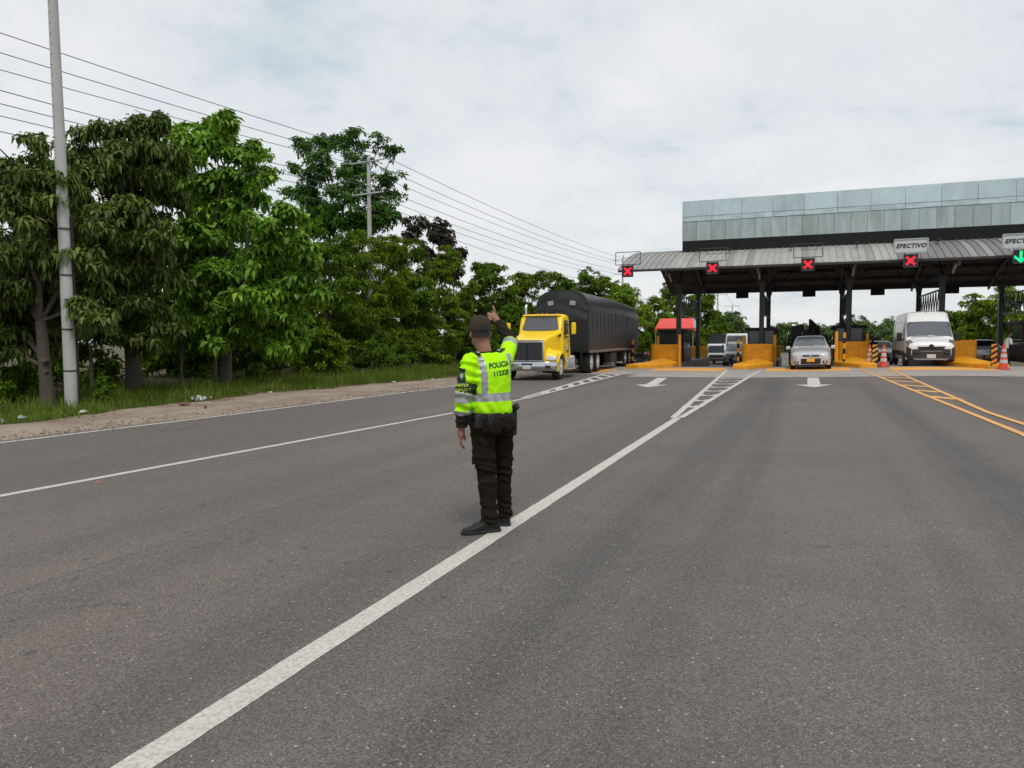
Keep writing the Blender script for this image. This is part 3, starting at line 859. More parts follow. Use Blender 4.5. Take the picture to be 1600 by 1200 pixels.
# ------------------------------------------------------------------ islands and booths
def island(cx, skew, tip_y, label, wall_y=42.0):
    zb = lambda x, y: gz(x, y)
    r_ = empty('toll_island', (cx, wall_y, zb(cx, wall_y)), 0, label, 'toll island', 'yellow toll islands')
    hw = .82
    L_ = tip_y - wall_y
    low = -.12
    # sloping nose with a kerb and a raised ridge
    B = [(skew - .42, L_), (skew + .30, L_ - .15), (hw + .05, L_ * .52), (hw, 0), (-hw, 0), (-hw - .12, L_ * .50)]
    V = [(a, b_, low) for a, b_ in B] + [(a, b_, .27) for a, b_ in B]
    V += [(skew * .55, L_ * .55, .37), (0, -.02, .52)]
    n = 6
    F = [(i, (i + 1) % n, (i + 1) % n + n, i + n) for i in range(n)] + [tuple(range(n))[::-1]]
    F += [(6, 7, 12), (7, 8, 12), (8, 9, 13, 12), (9, 10, 13), (10, 11, 12, 13), (11, 6, 12)]
    MB().add(V, F).build('nose', isl_yellow, r_, bevel=.025, smooth=25)
    # U-shaped guard wall
    out_, inn = [], []
    for k in range(13):
        a = math.pi + math.pi * k / 12
        sx_ = math.copysign(abs(math.cos(a)) ** .5, math.cos(a)); sy_ = -abs(math.sin(a)) ** .5
        out_.append((sx_ * hw, .55 + sy_ * .55)); inn.append((sx_ * (hw - .22), .55 + sy_ * .33))
    out_ = [(-hw, 1.0)] + out_ + [(hw, 1.0)]; inn = [(-hw + .22, 1.0)] + inn + [(hw - .22, 1.0)]
    mb = MB()
    rings = []
    for (a, b_), (c_, d_) in zip(out_, inn):
        rings.append([(a, b_, low), (a, b_, 1.26), (c_, d_, 1.26), (c_, d_, low)])
    mb.loft(rings)
    mb.build('guard_wall', isl_yellow, r_, bevel=.02, smooth=40)
    # raised kerb slab under the booth
    mb = MB().box((0, 7.2, -.25), (2 * hw + .16, 13.6, .88))
    mb.build('kerb_slab', concrete, r_, bevel=.03)
    mb = MB().box((0, 13.2, .35), (2 * hw, .9, 1.3))
    mb.build('rear_guard', isl_yellow, r_, bevel=.05)
    return r_

booth_glass = pm('booth_glass', (0.04, 0.05, 0.055), 0.08, var=0.3, vs=2, spec=0.7)
def booth(cx, y0, label, wd=1.45, ln=3.0):
    z0 = gz(cx, y0) + .19
    r_ = empty('toll_booth', (cx, y0, z0), 0, label, 'toll booth', 'toll booths on the islands')
    x, y = wd / 2, ln / 2
    h1, h2 = .98, 1.92
    MB().box((0, 0, h1 / 2), (wd, ln, h1)).build('lower_wall', maroon, r_, bevel=.02)
    for sx_ in (-1, 1):
        for yy in (-y + .04, -.3, y - .04):
            MB().box((sx_ * (x - .035), yy, (h1 + h2) / 2), (.07, .08, h2 - h1)).build('post', maroon, r_)
        for yy, ll in ((-y + .08 + (y - .42) / 2, y - .42), ((-.26 + y - .08) / 2, y - .08 + .26)):
            MB().box((sx_ * (x - .04), yy, (h1 + h2) / 2), (.012, ll, h2 - h1)).build('side_pane', booth_glass, r_)
            mb = MB().bar((sx_ * (x - .03), yy - ll / 2, h1 + .02), (sx_ * (x - .03), yy + ll / 2, h1 + .02), .04)
            mb.build('window_rail', alu, r_)
    for yy in (-y + .035, y - .035):
        MB().box((0, yy, (h1 + h2) / 2), (wd - .15, .012, h2 - h1)).build('end_pane', booth_glass, r_)
        MB().box((0, yy - .012 * (1 if yy < 0 else -1), (h1 + h2) / 2), (.05, .02, h2 - h1)).build('mullion', steel_dark, r_)
    MB().box((0, 0, h2 + .09), (wd + .28, ln + .34, .18)).build('roof', black, r_, bevel=.04)
    MB().box((.15, .2, h1 - .02), (.5, .9, .05)).build('counter', steel_dark, r_)
    MB().box((.1, -.4, h1 + .22), (.35, .06, .28)).bar((.1, -.4, h1), (.1, -.4, h1 + .1), .05).build('monitor', black, r_)
    return r_

ISL = [(-7.35, -.75, 37.6, 'beside the black trailer'), (-2.35, -.45, 37.6, 'left of the silver hatchback'),
       (2.35, .45, 37.6, 'just right of the silver hatchback'), (7.10, .55, 36.3, 'right of the white van')]
for cx, sk, ty, nm in ISL:
    island(cx, sk, ty, 'yellow toll island with sloped nose and guard wall ' + nm)
for (cx, yb, nm) in ((-7.35, 46.2, 'maroon toll booth in front of the red awning beside the trailer'), (-2.3, 46.0, 'dark toll booth left of the silver hatchback'), (2.3, 46.2, 'dark toll booth between the hatchback and the white van')):
    booth(cx, yb, nm)
booth(7.1, 50.5, 'toll booth mostly hidden behind the white van')
booth(11.3, 44.5, 'maroon toll booth at the right edge behind the man in white', 2.2, 4.2)

def bollard(x, y, nm, h=1.62, r=.085):
    z = gz(x, y)
    mb = MB().lathe([(r, -.1), (r, h - .04), (r * .8, h), (0.01, h + .012)], n=14)
    tag(mb.build('bollard', isl_yellow, None, (x, y, z)), 'yellow steel bollard ' + nm, 'bollard', 'yellow bollards at the islands')
bollard(-7.95, 43.4, 'left of the maroon booth by the trailer', 1.75)
bollard(-6.42, 41.6, 'right of the first island guard wall', 1.8)
bollard(-3.15, 43.4, 'on the left side of the second island', 1.75)
bollard(-1.5, 43.0, 'on the right side of the second island', 1.75)
bollard(1.52, 41.0, 'on the left side of the third island', 1.75)
bollard(3.1, 43.2, 'on the right side of the third island', 1.7)

def striped_post(x, y, nm, h=1.5, r=.07):
    z = gz(x, y)
    p_ = empty('striped_post', (x, y, z), 0, 'slim black and yellow striped post ' + nm, 'post', 'striped guide posts')
    MB().lathe([(.16, 0), (.16, .05), (.07, .1)], n=14).build('foot', black, p_)
    n = 6
    for k in range(n):
        a, b_ = .1 + (h - .1) * k / n, .1 + (h - .1) * (k + 1) / n
        MB().lathe([(r, a), (r, b_)], n=12).build('band', isl_yellow if k % 2 else black, p_)
striped_post(-9.35, 43.0, 'left of the first island, behind the trailer', 1.55)
striped_post(-3.35, 42.2, 'left of the second island')
striped_post(1.82, 39.6, 'in front of the third island guard wall', 1.65)

# red awning over the first booth
red_cloth = pm('red_awning_cloth', (0.80, 0.10, 0.085), 0.75, var=0.12, vs=3, bump=0.15, bs=6)
white_cloth = pm('white_awning_cloth', (0.55, 0.55, 0.55), 0.75, var=0.1, vs=3)
aw = empty('awning', (-9.45, 60.0, gz(-9.4, 60) + .42), 0, 'red pitched tent awning rising behind the booth beside the trailer', 'awning')
hx, hy = 1.5, 1.6
def hipped(z0, z1, x, y, rx_, ry_):
    return [(-x, -y, z0), (x, -y, z0), (x, y, z0), (-x, y, z0), (-rx_, -ry_, z1), (rx_, -ry_, z1), (rx_, ry_, z1), (-rx_, ry_, z1)]
MB().add(hipped(2.55, 3.35, hx, hy, hx - .22, .35), [(0, 1, 5, 4), (2, 3, 7, 6), (3, 0, 4, 7), (4, 5, 6, 7), (3, 2, 1, 0)]).build('canopy_cloth', red_cloth, aw, smooth=20)
MB().add([(hx + .004, -hy, 2.55), (hx + .004, hy, 2.55), (hx - .216, .35, 3.35), (hx - .216, -.35, 3.35)], [(0, 1, 2, 3)]).build('side_cloth', white_cloth, aw)
mb = MB()
n = 24
for (a, b_) in (((-hx, -hy), (hx, -hy)), ((hx, -hy), (hx, hy)), ((-hx, hy), (-hx, -hy))):
    mb.bar((a[0], a[1], 2.45), (b_[0], b_[1], 2.45), .02, .26)
mb.build('valance', red_cloth, aw)
for sx_ in (-1, 1):
    for sy_ in (-1, 1):
        MB().cyl((sx_ * (hx - .06), sy_ * (hy - .06), -.42), (sx_ * (hx - .06), sy_ * (hy - .06), 2.52), .025, n=8).build('leg', alu, aw)

# traffic cones
cone_o = pm('cone_orange', (0.68, 0.075, 0.035), 0.5, var=0.15, vs=6, dirt=0.4, dcol=(0.2, 0.06, 0.04), ds=4)
cone_w = pm('cone_reflective_band', (0.50, 0.48, 0.47), 0.5, var=0.15, vs=8)
def cone(x, y, nm, h=1.02, tint=cone_o):
    r_ = empty('traffic_cone', (x, y, gz(x, y) + .01), random.uniform(0, 1), 'orange traffic cone with pale bands ' + nm, 'traffic cone', 'traffic cones at the lanes')
    MB().prism([(.24 * math.cos(a), .24 * math.sin(a)) for a in (R(22.5 + 45 * k) for k in range(8))], 0, .06).build('base', tint, r_, bevel=.015)
    rad = lambda t: .175 + (.045 - .175) * t
    zs = [.06, .26, .40, .50, .64, .73, .84, h]
    for k in range(len(zs) - 1):
        t0, t1 = (zs[k] - .06) / (h - .06), (zs[k + 1] - .06) / (h - .06)
        white = k in (1, 3, 5)
        MB().lathe([(rad(t0) + .002 * white, zs[k]), (rad(t1) + .002 * white, zs[k + 1])], n=20).build('band' if white else 'body', cone_w if white else tint, r_)
cone(2.92, 39.2, 'beside the striped hazard board at the third island')
cone(3.42, 38.0, 'standing alone just left of the white van')
cone(7.62, 35.6, 'at the nose of the island by the right edge', 1.05)
hz_y = pm('hazard_yellow', (0.75, 0.42, 0.02), 0.5, var=0.1)
hz_o = pm('hazard_orange', (0.80, 0.25, 0.02), 0.5, var=0.1)
def hazard(x, y, nm, mat, rz=0):
    r_ = empty('hazard_board', (x, y, gz(x, y)), rz, nm, 'hazard board', 'striped hazard boards')
    MB().box((0, 0, .60), (.24, .03, .92)).bar((0, .03, 0), (0, .03, .5), .05).build('board', black, r_)
    for k in range(4):
        z = .20 + k * .235
        MB().add([(-.12, -.019, z), (.12, -.019, z + .14), (.12, -.019, min(z + .26, 1.058)), (-.12, -.019, z + .12)], [(0, 1, 2, 3)]).build('stripe', mat, r_)
    MB().box((0, .02, .03), (.4, .3, .06)).build('foot', concrete, r_)
hazard(3.14, 38.9, 'black and yellow hazard board between two cones left of the van', hz_y, R(-20))
hazard(7.42, 36.3, 'black and orange hazard board behind the right cone', hz_o, R(15))
# orange barrel tops behind the walls
for x, y, nm in ((-2.85, 42.7, 'second'), (7.35, 42.8, 'fourth')):
    mb = MB().lathe([(.2, .9), (.22, 1.0), (.2, 1.12), (.13, 1.2), (.02, 1.22)], n=16).cyl((0, 0, 0), (0, 0, .95), .15, n=12)
    tag(mb.build('marker_drum', cone_o, None, (x, y, gz(x, y) + .02)), 'small orange marker drum behind the guard wall of the %s island' % nm, 'marker drum', 'orange marker drums')
# ================================================================== VEGETATION
def fast_mesh(name, V, F):
    """V (n,3) float, F (m,3) int"""
    me = bpy.data.meshes.new(name)
    me.vertices.add(len(V)); me.vertices.foreach_set('co', np.ascontiguousarray(V, dtype=np.float32).ravel())
    me.loops.add(F.size); me.loops.foreach_set('vertex_index', np.ascontiguousarray(F, dtype=np.int32).ravel())
    me.polygons.add(len(F)); me.polygons.foreach_set('loop_start', np.arange(0, F.size, 3, dtype=np.int32))
    me.update(calc_edges=True)
    return me

def norm(a): return a / np.maximum(np.linalg.norm(a, axis=1, keepdims=True), 1e-9)

def leaf_arrays(c, d, length, width, droop, rng, fine=True):
    """leaves with a folded midrib and a drooping tip: 5 vertices, 4 triangles each"""
    n = len(c)
    d = norm(d)
    upv = np.tile([0, 0, 1.0], (n, 1)) + rng.normal(0, .35, (n, 3))
    s = norm(np.cross(d, upv)); u = np.cross(s, d)
    L = length[:, None]; W = width[:, None]
    mid = c + d * L * .5 + u * L * .04
    tip = c + d * L * .96 - np.array([0, 0, 1.0]) * L * droop[:, None]
    a = c + d * L * .48 + s * W * .5 + u * L * .085
    b = c + d * L * .48 - s * W * .5 + u * L * .085
    if not fine:                # far leaves: two triangles folded on the midrib
        V = np.stack([c, a, tip, b], 1).reshape(-1, 3)
        F = (np.arange(n)[:, None, None] * 4 + np.array([[0, 1, 2], [0, 2, 3]])[None]).reshape(-1, 3)
        return V, F
    V = np.stack([c, a, mid, b, tip], 1).reshape(-1, 3)
    f = np.array([[0, 1, 2], [0, 2, 3], [1, 4, 2], [2, 4, 3]])
    F = (np.arange(n)[:, None, None] * 5 + f[None]).reshape(-1, 3)
    return V, F

def crown_mesh(blobs, whorls, k, ll, lw, droop, seed, base, up_bias=.25, shell=.55, fine=False):
    """whorls of k leaves spread through a set of leaf clumps"""
    rng = np.random.default_rng(seed)
    B = np.array(blobs, float)
    # every clump is a heap of flattened sprays, so that light tops and dark gaps alternate
    subs = []
    for bx_, by_, bz_, br in B:
        m_ = 7 + int(9 * min(br, 2.2))
        d_ = norm(rng.normal(0, 1, (m_, 3)) + np.array([0, 0, up_bias]))
        rad_ = br * rng.uniform(shell * .8, 1.18, m_)
        c_ = np.array([bx_, by_, bz_]) + d_ * rad_[:, None] * np.array([1, 1, .9])
        subs.append(np.concatenate([c_, (br * rng.uniform(.24, .46, m_))[:, None], d_], 1))
    SB = np.concatenate(subs, 0)
    wgt = SB[:, 3] ** 2; wgt /= wgt.sum()
    idx = rng.choice(len(SB), whorls, p=wgt)
    dr0 = norm(rng.normal(0, 1, (whorls, 3)) + np.array([0, 0, .35]))
    C = SB[idx, :3] + dr0 * (SB[idx, 3] * rng.uniform(.35, 1.1, whorls))[:, None] * np.array([1.15, 1.15, .55])
    dr = norm(dr0 * .7 + SB[idx, 4:7] * .6)
    ax = norm(dr + np.array([0, 0, .5]) + rng.normal(0, .25, (whorls, 3)))
    t = np.where(np.abs(ax[:, 2:3]) < .9, np.array([[0, 0, 1.0]]), np.array([[1.0, 0, 0]]))
    s = norm(np.cross(ax, t)); q = np.cross(ax, s)
    ang = (np.arange(k) / k * 2 * np.pi)[None] + rng.random((whorls, 1)) * 6.28 + rng.normal(0, .25, (whorls, k))
    el = rng.normal(.15, .3, (whorls, k))
    D = (s[:, None] * np.cos(ang)[..., None] + q[:, None] * np.sin(ang)[..., None]) * np.cos(el)[..., None] + ax[:, None] * np.sin(el)[..., None]
    D = D.reshape(-1, 3); D[:, 2] -= droop * .6
    scale = np.repeat(rng.uniform(.6, 1.25, whorls), k)
    L = ll * scale * rng.uniform(.75, 1.15, whorls * k)
    CC = np.repeat(C, k, 0) + rng.normal(0, ll * .12, (whorls * k, 3))
    V, F = leaf_arrays(CC - np.array(base), D, L, L * lw, rng.uniform(.2, 1, whorls * k) * droop * .6, rng, fine)
    return fast_mesh('crown', V, F), C

def limb(mb, a, b, r0, r1, rg, n=5, sides=7, sag=.06):
    a, b = Vector(a), Vector(b)
    L = (b - a).length
    P = []; Rr = []
    for i in range(n + 1):
        t = i / n
        p = a.lerp(b, t)
        if 0 < i < n: p += Vector((rg.uniform(-1, 1), rg.uniform(-1, 1), rg.uniform(-.3, .6))) * L * sag
        p.z += math.sin(t * math.pi) * L * .06
        P.append(p); Rr.append(r0 + (r1 - r0) * t)
    mb.tube(P, Rr, sides)

def tree(name, base, blobs, leafm, barkm, label, whorls=2200, k=7, ll=.24, lw=.38, droop=.6, seed=1, trunk_r=.16, forks=1, twig=0, group='trees along the roadside', lean=(0, 0), up_bias=.25, shell=.55, cat='tree'):
    rg = random.Random(seed)
    bz = gz(base[0], base[1]) - .1
    r_ = empty(name, (base[0], base[1], bz), 0, label, cat, group)
    o3 = (base[0], base[1], bz)
    me, C = crown_mesh(blobs, whorls, k, ll, lw, droop, seed, o3, up_bias, shell, name == 'broadleaf_tree')
    link('crown', me, leafm, r_)
    top = max(b[2] for b in blobs) - bz
    cx = sum(b[0] for b in blobs) / len(blobs) - base[0]; cy = sum(b[1] for b in blobs) / len(blobs) - base[1]
    mb = MB()
    fork_z = top * .34
    fp = Vector((cx * .35 + lean[0], cy * .35 + lean[1], fork_z))
    P = [Vector((0, 0, -.1)), Vector((0, 0, .15)), fp * .4 + Vector((rg.uniform(-.1, .1), rg.uniform(-.1, .1), 0)), fp]
    mb.tube(P, [trunk_r * 1.45, trunk_r * 1.1, trunk_r * .9, trunk_r * .75], 10)
    mb.build('trunk', barkm, r_, smooth=60)
    mb = MB()
    for b in blobs:
        c = Vector((b[0] - base[0], b[1] - base[1], b[2] - bz))
        st = fp if c.z > fork_z else Vector((0, 0, max(.3, c.z * .55)))
        lr = min(trunk_r * .55, .03 + b[3] * .05)
        limb(mb, st, c, lr, lr * .35, rg)
        for q in range(4):
            e_ = c + Vector((rg.uniform(-1, 1), rg.uniform(-1, 1), rg.uniform(-.3, 1))) * b[3] * .8
            limb(mb, c, e_, lr * .35, .008, rg, 3, 5)
    mb.build('limbs', barkm, r_, smooth=60)
    return r_

lf_dark = leafmat('dark_olive_leaf', (0.044, 0.072, 0.012), (0.118, 0.160, 0.028), (0.19, 0.16, 0.05), .22, gloss=.02)
lf_mid = leafmat('deep_green_leaf', (0.056, 0.104, 0.010), (0.130, 0.205, 0.022), (0.20, 0.19, 0.04), .28)
lf_bright = leafmat('fresh_green_leaf', (0.070, 0.150, 0.011), (0.215, 0.350, 0.034), (0.32, 0.42, 0.06), .32, gloss=.02)
lf_mix = leafmat('mixed_green_leaf', (0.076, 0.122, 0.010), (0.175, 0.232, 0.022), (0.26, 0.23, 0.035), .3)
lf_yel = leafmat('yellow_green_leaf', (0.085, 0.160, 0.014), (0.235, 0.315, 0.034), (0.30, 0.29, 0.05), .34)
lf_tall = leafmat('tall_tree_leaf', (0.046, 0.108, 0.018), (0.110, 0.205, 0.032), None, .28)
lf_brown = leafmat('copper_leaf', (0.038, 0.031, 0.022), (0.090, 0.068, 0.050), None, .15)
lf_far = leafmat('far_leaf', (0.075, 0.115, 0.040), (0.150, 0.200, 0.070), None, .28)

A = [(-17.77, 12.41, 5.6, 0.85), (-17.67, 13.04, 6.3, 0.41), (-17.41, 12.74, 4.7, 0.97), (-18.41, 12.66, 3.34, 1.19), (-16.97, 13.21, 3.17, 0.83), (-18.59, 13.65, 2.17, 0.98), (-17.09, 13.65, 4.5, 0.58), (-20.17, 13.19, 1.96, 1.02), (-20.82, 13.44, 5.03, 1.38), (-18.75, 12.87, 1.5, 0.6), (-16.1, 12.9, 2.13, 0.5), (-19.4, 13.6, 3.6, 1.1)]
B = [(-18.58, 17.41, 8.14, 0.51), (-18.77, 16.51, 7.5, 0.72), (-21.19, 17.41, 7.42, 0.86), (-18.57, 16.91, 6.79, 1.0), (-20.24, 16.9, 6.02, 1.09), (-22.64, 17.77, 6.67, 0.89), (-19.05, 18.11, 5.88, 0.85), (-18.56, 16.42, 4.5, 1.17), (-21.0, 16.97, 3.8, 1.11), (-18.42, 16.85, 3.15, 1.06), (-19.36, 16.45, 2.46, 1.0), (-18.06, 16.71, 1.87, 0.7), (-21.6, 16.85, 5.21, 0.81), (-21.6, 16.93, 2.4, 0.8)]
Cc = [(-19.2, 20.91, 9.2, 0.5), (-20.47, 21.77, 8.95, 0.75), (-20.41, 20.76, 8.18, 0.88), (-19.18, 22.38, 8.6, 0.5), (-22.11, 21.82, 7.4, 1.15), (-19.33, 21.1, 6.85, 1.2), (-17.3, 20.47, 7.12, 0.62), (-16.18, 19.96, 5.54, 0.82), (-19.79, 21.93, 5.11, 1.47), (-16.64, 20.54, 4.36, 1.15), (-15.17, 19.99, 4.39, 0.5), (-20.61, 20.82, 4.61, 1.27), (-15.24, 20.38, 3.45, 0.64), (-16.62, 20.07, 2.84, 1.02), (-19.23, 20.54, 2.96, 1.24), (-16.67, 20.74, 2.0, .95), (-21.66, 21.76, 2.0, 1.1), (-18.15, 20.37, 1.7, 0.85)]
T_ = [(-38.94, 51.41, 17.0, 0.95), (-38.64, 53.64, 17.9, 1.3), (-35.05, 52.57, 17.4, 1.4), (-32.14, 52.28, 16.9, 1.1), (-31.0, 52.6, 16.3, 0.8), (-40.2, 52.3, 15.7, 0.9), (-35.53, 49.25, 14.45, 1.5), (-33.59, 51.67, 14.77, 1.6), (-30.96, 52.2, 14.0, 1.1), (-37.0, 49.54, 12.82, 1.5), (-33.35, 49.45, 12.2, 1.7), (-32.08, 53.03, 12.86, 1.3), (-38.24, 52.24, 11.71, 1.8), (-31.35, 51.78, 10.94, 1.6), (-32.81, 50.35, 10.3, 1.9), (-36, 50, 10.2, 1.9)]
Nn = [(-34.81, 63.07, 12.4, 0.9), (-33.4, 64.2, 12.0, 1.0), (-31.2, 61.6, 11.2, 0.85), (-33.66, 62.66, 9.47, 1.03), (-30.3, 60.9, 10.0, 0.75), (-28.9, 60.4, 9.1, 0.65), (-31.8, 61.64, 7.87, 1.0), (-34.25, 61.04, 10.86, 0.71), (-30.0, 61, 7.6, .9)]

tree('broadleaf_tree', (-17.3, 12.7), A, lf_dark, bark, 'dark drooping broadleaf tree behind the concrete pole at the left edge', 4800, 7, .24, .36, .9, 11, .17)
tree('broadleaf_tree', (-19.6, 17.2), B, lf_dark, bark, 'dark olive broadleaf tree with hanging leaves right of the concrete pole', 6400, 7, .25, .36, .9, 12, .2)
tree('broadleaf_tree', (-19.6, 21.2), Cc, lf_bright, bark_pale, 'bright green tree with large leaf whorls left of centre', 6600, 7, .30, .44, .55, 13, .2)
tree('tall_tree', (-35.0, 51.5), T_, lf_tall, bark, 'tall airy tree rising behind the far utility pole', 5600, 6, .34, .42, .2, 14, .34, up_bias=.7, shell=.35)
tree('copper_tree', (-32.2, 62), Nn, lf_brown, bark_pale, 'open brownish leaved tree above the roadside thicket', 900, 6, .5, .5, .4, 15, .2, shell=.4)

def auto_blobs(x, y, ztop, rad, seed, n=9, zlow=1.4):
    """an uneven crown built from overlapping clumps"""
    rg = random.Random(seed)
    bz = gz(x, y)
    out_ = []
    h = ztop - bz
    for i in range(n):
        t = (i + .5) / n
        z = bz + zlow + (h - zlow) * t
        prof = math.sin(math.pi * min(.97, .22 + t * .72)) ** .7
        rr = rad * prof * rg.uniform(.35, .75)
        a = i * 2.4 + rg.uniform(-.6, .6)
        br = rad * rg.uniform(.34, .52) * (1.05 - .35 * t)
        out_.append((x + rr * math.cos(a), y + rr * math.sin(a), min(z, ztop - br * .7), br))
    return out_

# roadside thicket from the bright tree to the toll plaza
row = [
 (-21.6, 26.5, 6.2, 2.2, 'mix', 'leafy green roadside tree just right of the bright large-leaved tree'),
 (-22.6, 31.5, 7.2, 2.5, 'mid', 'dense green roadside tree below the far utility pole, left of it'),
 (-23.4, 37.0, 7.6, 2.7, 'mix', 'bushy olive green tree below the far utility pole'),
 (-24.2, 42.0, 8.0, 2.8, 'mid', 'rounded dark green tree below the brownish tree'),
 (-23.0, 46.5, 7.6, 2.7, 'mix', 'low green tree behind the raised hand of the officer, left of it'),
 (-22.3, 52.0, 7.2, 2.8, 'mid', 'dense green tree left of the yellow truck cab'),
 (-21.5, 58.5, 7.1, 3.0, 'mix', 'spreading green tree behind the yellow truck cab'),
 (-20.8, 66.0, 7.3, 3.0, 'mid', 'green tree above the front of the black trailer'),
 (-20.4, 75.0, 8.6, 3.4, 'mid', 'dark rounded tree above the middle of the black trailer'),
 (-16.8, 70.0, 7.0, 2.7, 'mix', 'green tree behind the rear half of the black trailer'),
 (-13.2, 58.5, 5.7, 2.3, 'yel', 'yellow green tree behind the tail of the black trailer'),
 (-10.9, 72.0, 5.2, 2.2, 'mix', 'green tree under the left end of the canopy'),
 (-11.9, 64.0, 5.0, 2.0, 'yel', 'pale green bush between the trailer and the first booth'),
 (-12.8, 78.0, 7.0, 2.6, 'mid', 'dark green tree behind the red awning'),
 (-12.6, 100.0, 7.2, 3.0, 'mid', 'feathery dark tree seen through the second lane, left of it'),
 (-12.2, 116.0, 5.6, 2.8, 'mid', 'dark tree seen through the second lane beside the far pole'),
 (-10.6, 132.0, 4.8, 3.0, 'far', 'pale far bush left of the second island column'),
 (-13.0, 150.0, 6.0, 4.0, 'far', 'far green tree behind the white truck'),
]
LM = {'mix': lf_mix, 'mid': lf_mid, 'yel': lf_yel, 'far': lf_far}
for i, (x, y, zt, rad, kd, lab) in enumerate(row):
    dist = math.hypot(x, y)
    ll = .19 if dist < 55 else (.26 if dist < 90 else .42)
    wh = int(4000 * (rad / 2.4) ** 2 * (.19 / ll) ** 1.2) + 700
    tree('roadside_tree', (x, y), auto_blobs(x, y, zt, rad, 40 + i, 13, .3), LM[kd], bark, lab, wh, 6, ll, .42, .45, 60 + i, .12, shell=.45)
# trees right of and beyond the plaza
right = [
 (13.2, 82, 4.0, 2.6, 'mid', 'green tree right behind the white van roof'),
 (14.6, 77, 5.0, 2.5, 'mix', 'branching green tree between the van and the right column'),
 (16.2, 74, 5.6, 2.6, 'yel', 'yellow green tree left of the right edge column'),
 (18.0, 70, 6.2, 2.8, 'yel', 'yellow green tree at the right edge of the picture'),
 (10.6, 92, 3.0, 2.6, 'mid', 'dark low tree just right of the van mirror'),
]
for i, (x, y, zt, rad, kd, lab) in enumerate(right):
    tree('roadside_tree', (x, y), auto_blobs(x, y, zt, rad, 140 + i, 10, .6), LM[kd], bark, lab, 2000, 6, .32, .42, .4, 160 + i, .13, group='trees beyond the plaza', shell=.45)
rg = random.Random(9)
ords = ['first', 'second', 'third', 'fourth', 'fifth', 'sixth', 'seventh', 'eighth', 'ninth', 'tenth', 'eleventh', 'twelfth', 'thirteenth', 'fourteenth', 'fifteenth']
NF = 15
for i in range(NF):
    x = -9 + i * 4.6 + rg.uniform(-1, 1); y = 168 + rg.uniform(-10, 14)
    zt = 3.6 + rg.uniform(-.9, 1.5) + (1.3 if 3 < i < 7 else 0)
    o = tree('far_tree', (x, y), auto_blobs(x, y, zt, 4.3, 240 + i, 10, .2), lf_far, bark, 'low far tree seen under the canopy, %s from the left in its line' % ords[i], 1300, 6, .58, .5, .3, 260 + i, .18, group='far tree line under the canopy', shell=.4)
# second row that closes the view behind the roadside trees
bk_l = ['behind the leftmost dark tree', 'behind the dark olive tree right of the pole', 'behind the bright tree, left part', 'behind the bright tree, right part', 'behind the tree left of the far utility pole',
  'behind the tree below the far utility pole', 'below the brownish tree', 'left of the raised hand of the officer', 'behind the yellow truck']
for i, (x, y, zt, rad) in enumerate(((-25.5, 13.5, 6.0, 2.8), (-25.5, 19.5, 6.4, 3.0), (-25.8, 25.5, 6.2, 3.0), (-28, 31, 6.4, 3.0), (-28.5, 37.5, 6.8, 3.0), (-29, 44, 6.5, 3.0), (-28.5, 51, 6.0, 3.0), (-27, 58.5, 5.8, 3.0), (-26.5, 67, 5.6, 3.2))):
    tree('thicket_tree', (x, y), auto_blobs(x, y, zt, rad, 340 + i, 11, .2), lf_mid, bark, 'dark back row tree ' + bk_l[i], 3000, 6, .34, .45, .4, 360 + i, .14, group='second row of dark trees behind the roadside', shell=.4)

# low shrubs under the trees
def shrub(x, y, h, rad, mat, lab, seed, ll=.16, wh=None):
    wh = wh or int(500 + 700 * rad)
    tree('shrub', (x, y), auto_blobs(x, y, gz(x, y) + h, rad, seed, 6, .1), mat, bark, lab, wh, 6, ll, .42, .4, seed, .03, group='shrubs along the verge', shell=.3, cat='shrub')
shr_l = ['low dark shrub in the grass at the far left edge', 'leafy shrub behind the trunk left of the concrete pole', 'shrub at the foot of the bright large-leaved tree',
  'shrub just right of the bright tree trunk', 'shrub under the tree left of the far utility pole', 'shrub under the bushy tree below the far utility pole', 'shrub left of the officer elbow under the dark trees',
  'tall shrub behind the officer shoulder', 'tall shrub between the officer and the yellow truck', 'tall shrub hidden behind the yellow truck cab']
for i, (x, y, h, rad) in enumerate(((-18.6, 12.2, .7, .6), (-20.5, 14.2, .9, .8), (-20.2, 23.8, 1.2, .8), (-20.0, 28, 1.9, 1.5), (-20.4, 33, 2.2, 1.8), (-20.4, 39, 2.4, 1.9), (-20.0, 45.5, 2.6, 2.0), (-19.6, 51, 2.6, 2.0), (-18.8, 57, 2.6, 2.0), (-17.6, 64, 2.6, 2.0))):
    shrub(x, y, h, rad, (lf_mid, lf_mix)[i % 2], shr_l[i], 500 + i)
shrub(-15.95, 13.1, .75, .32, lf_mid, 'small vine shrub at the foot of the concrete pole', 520, .1, 260)

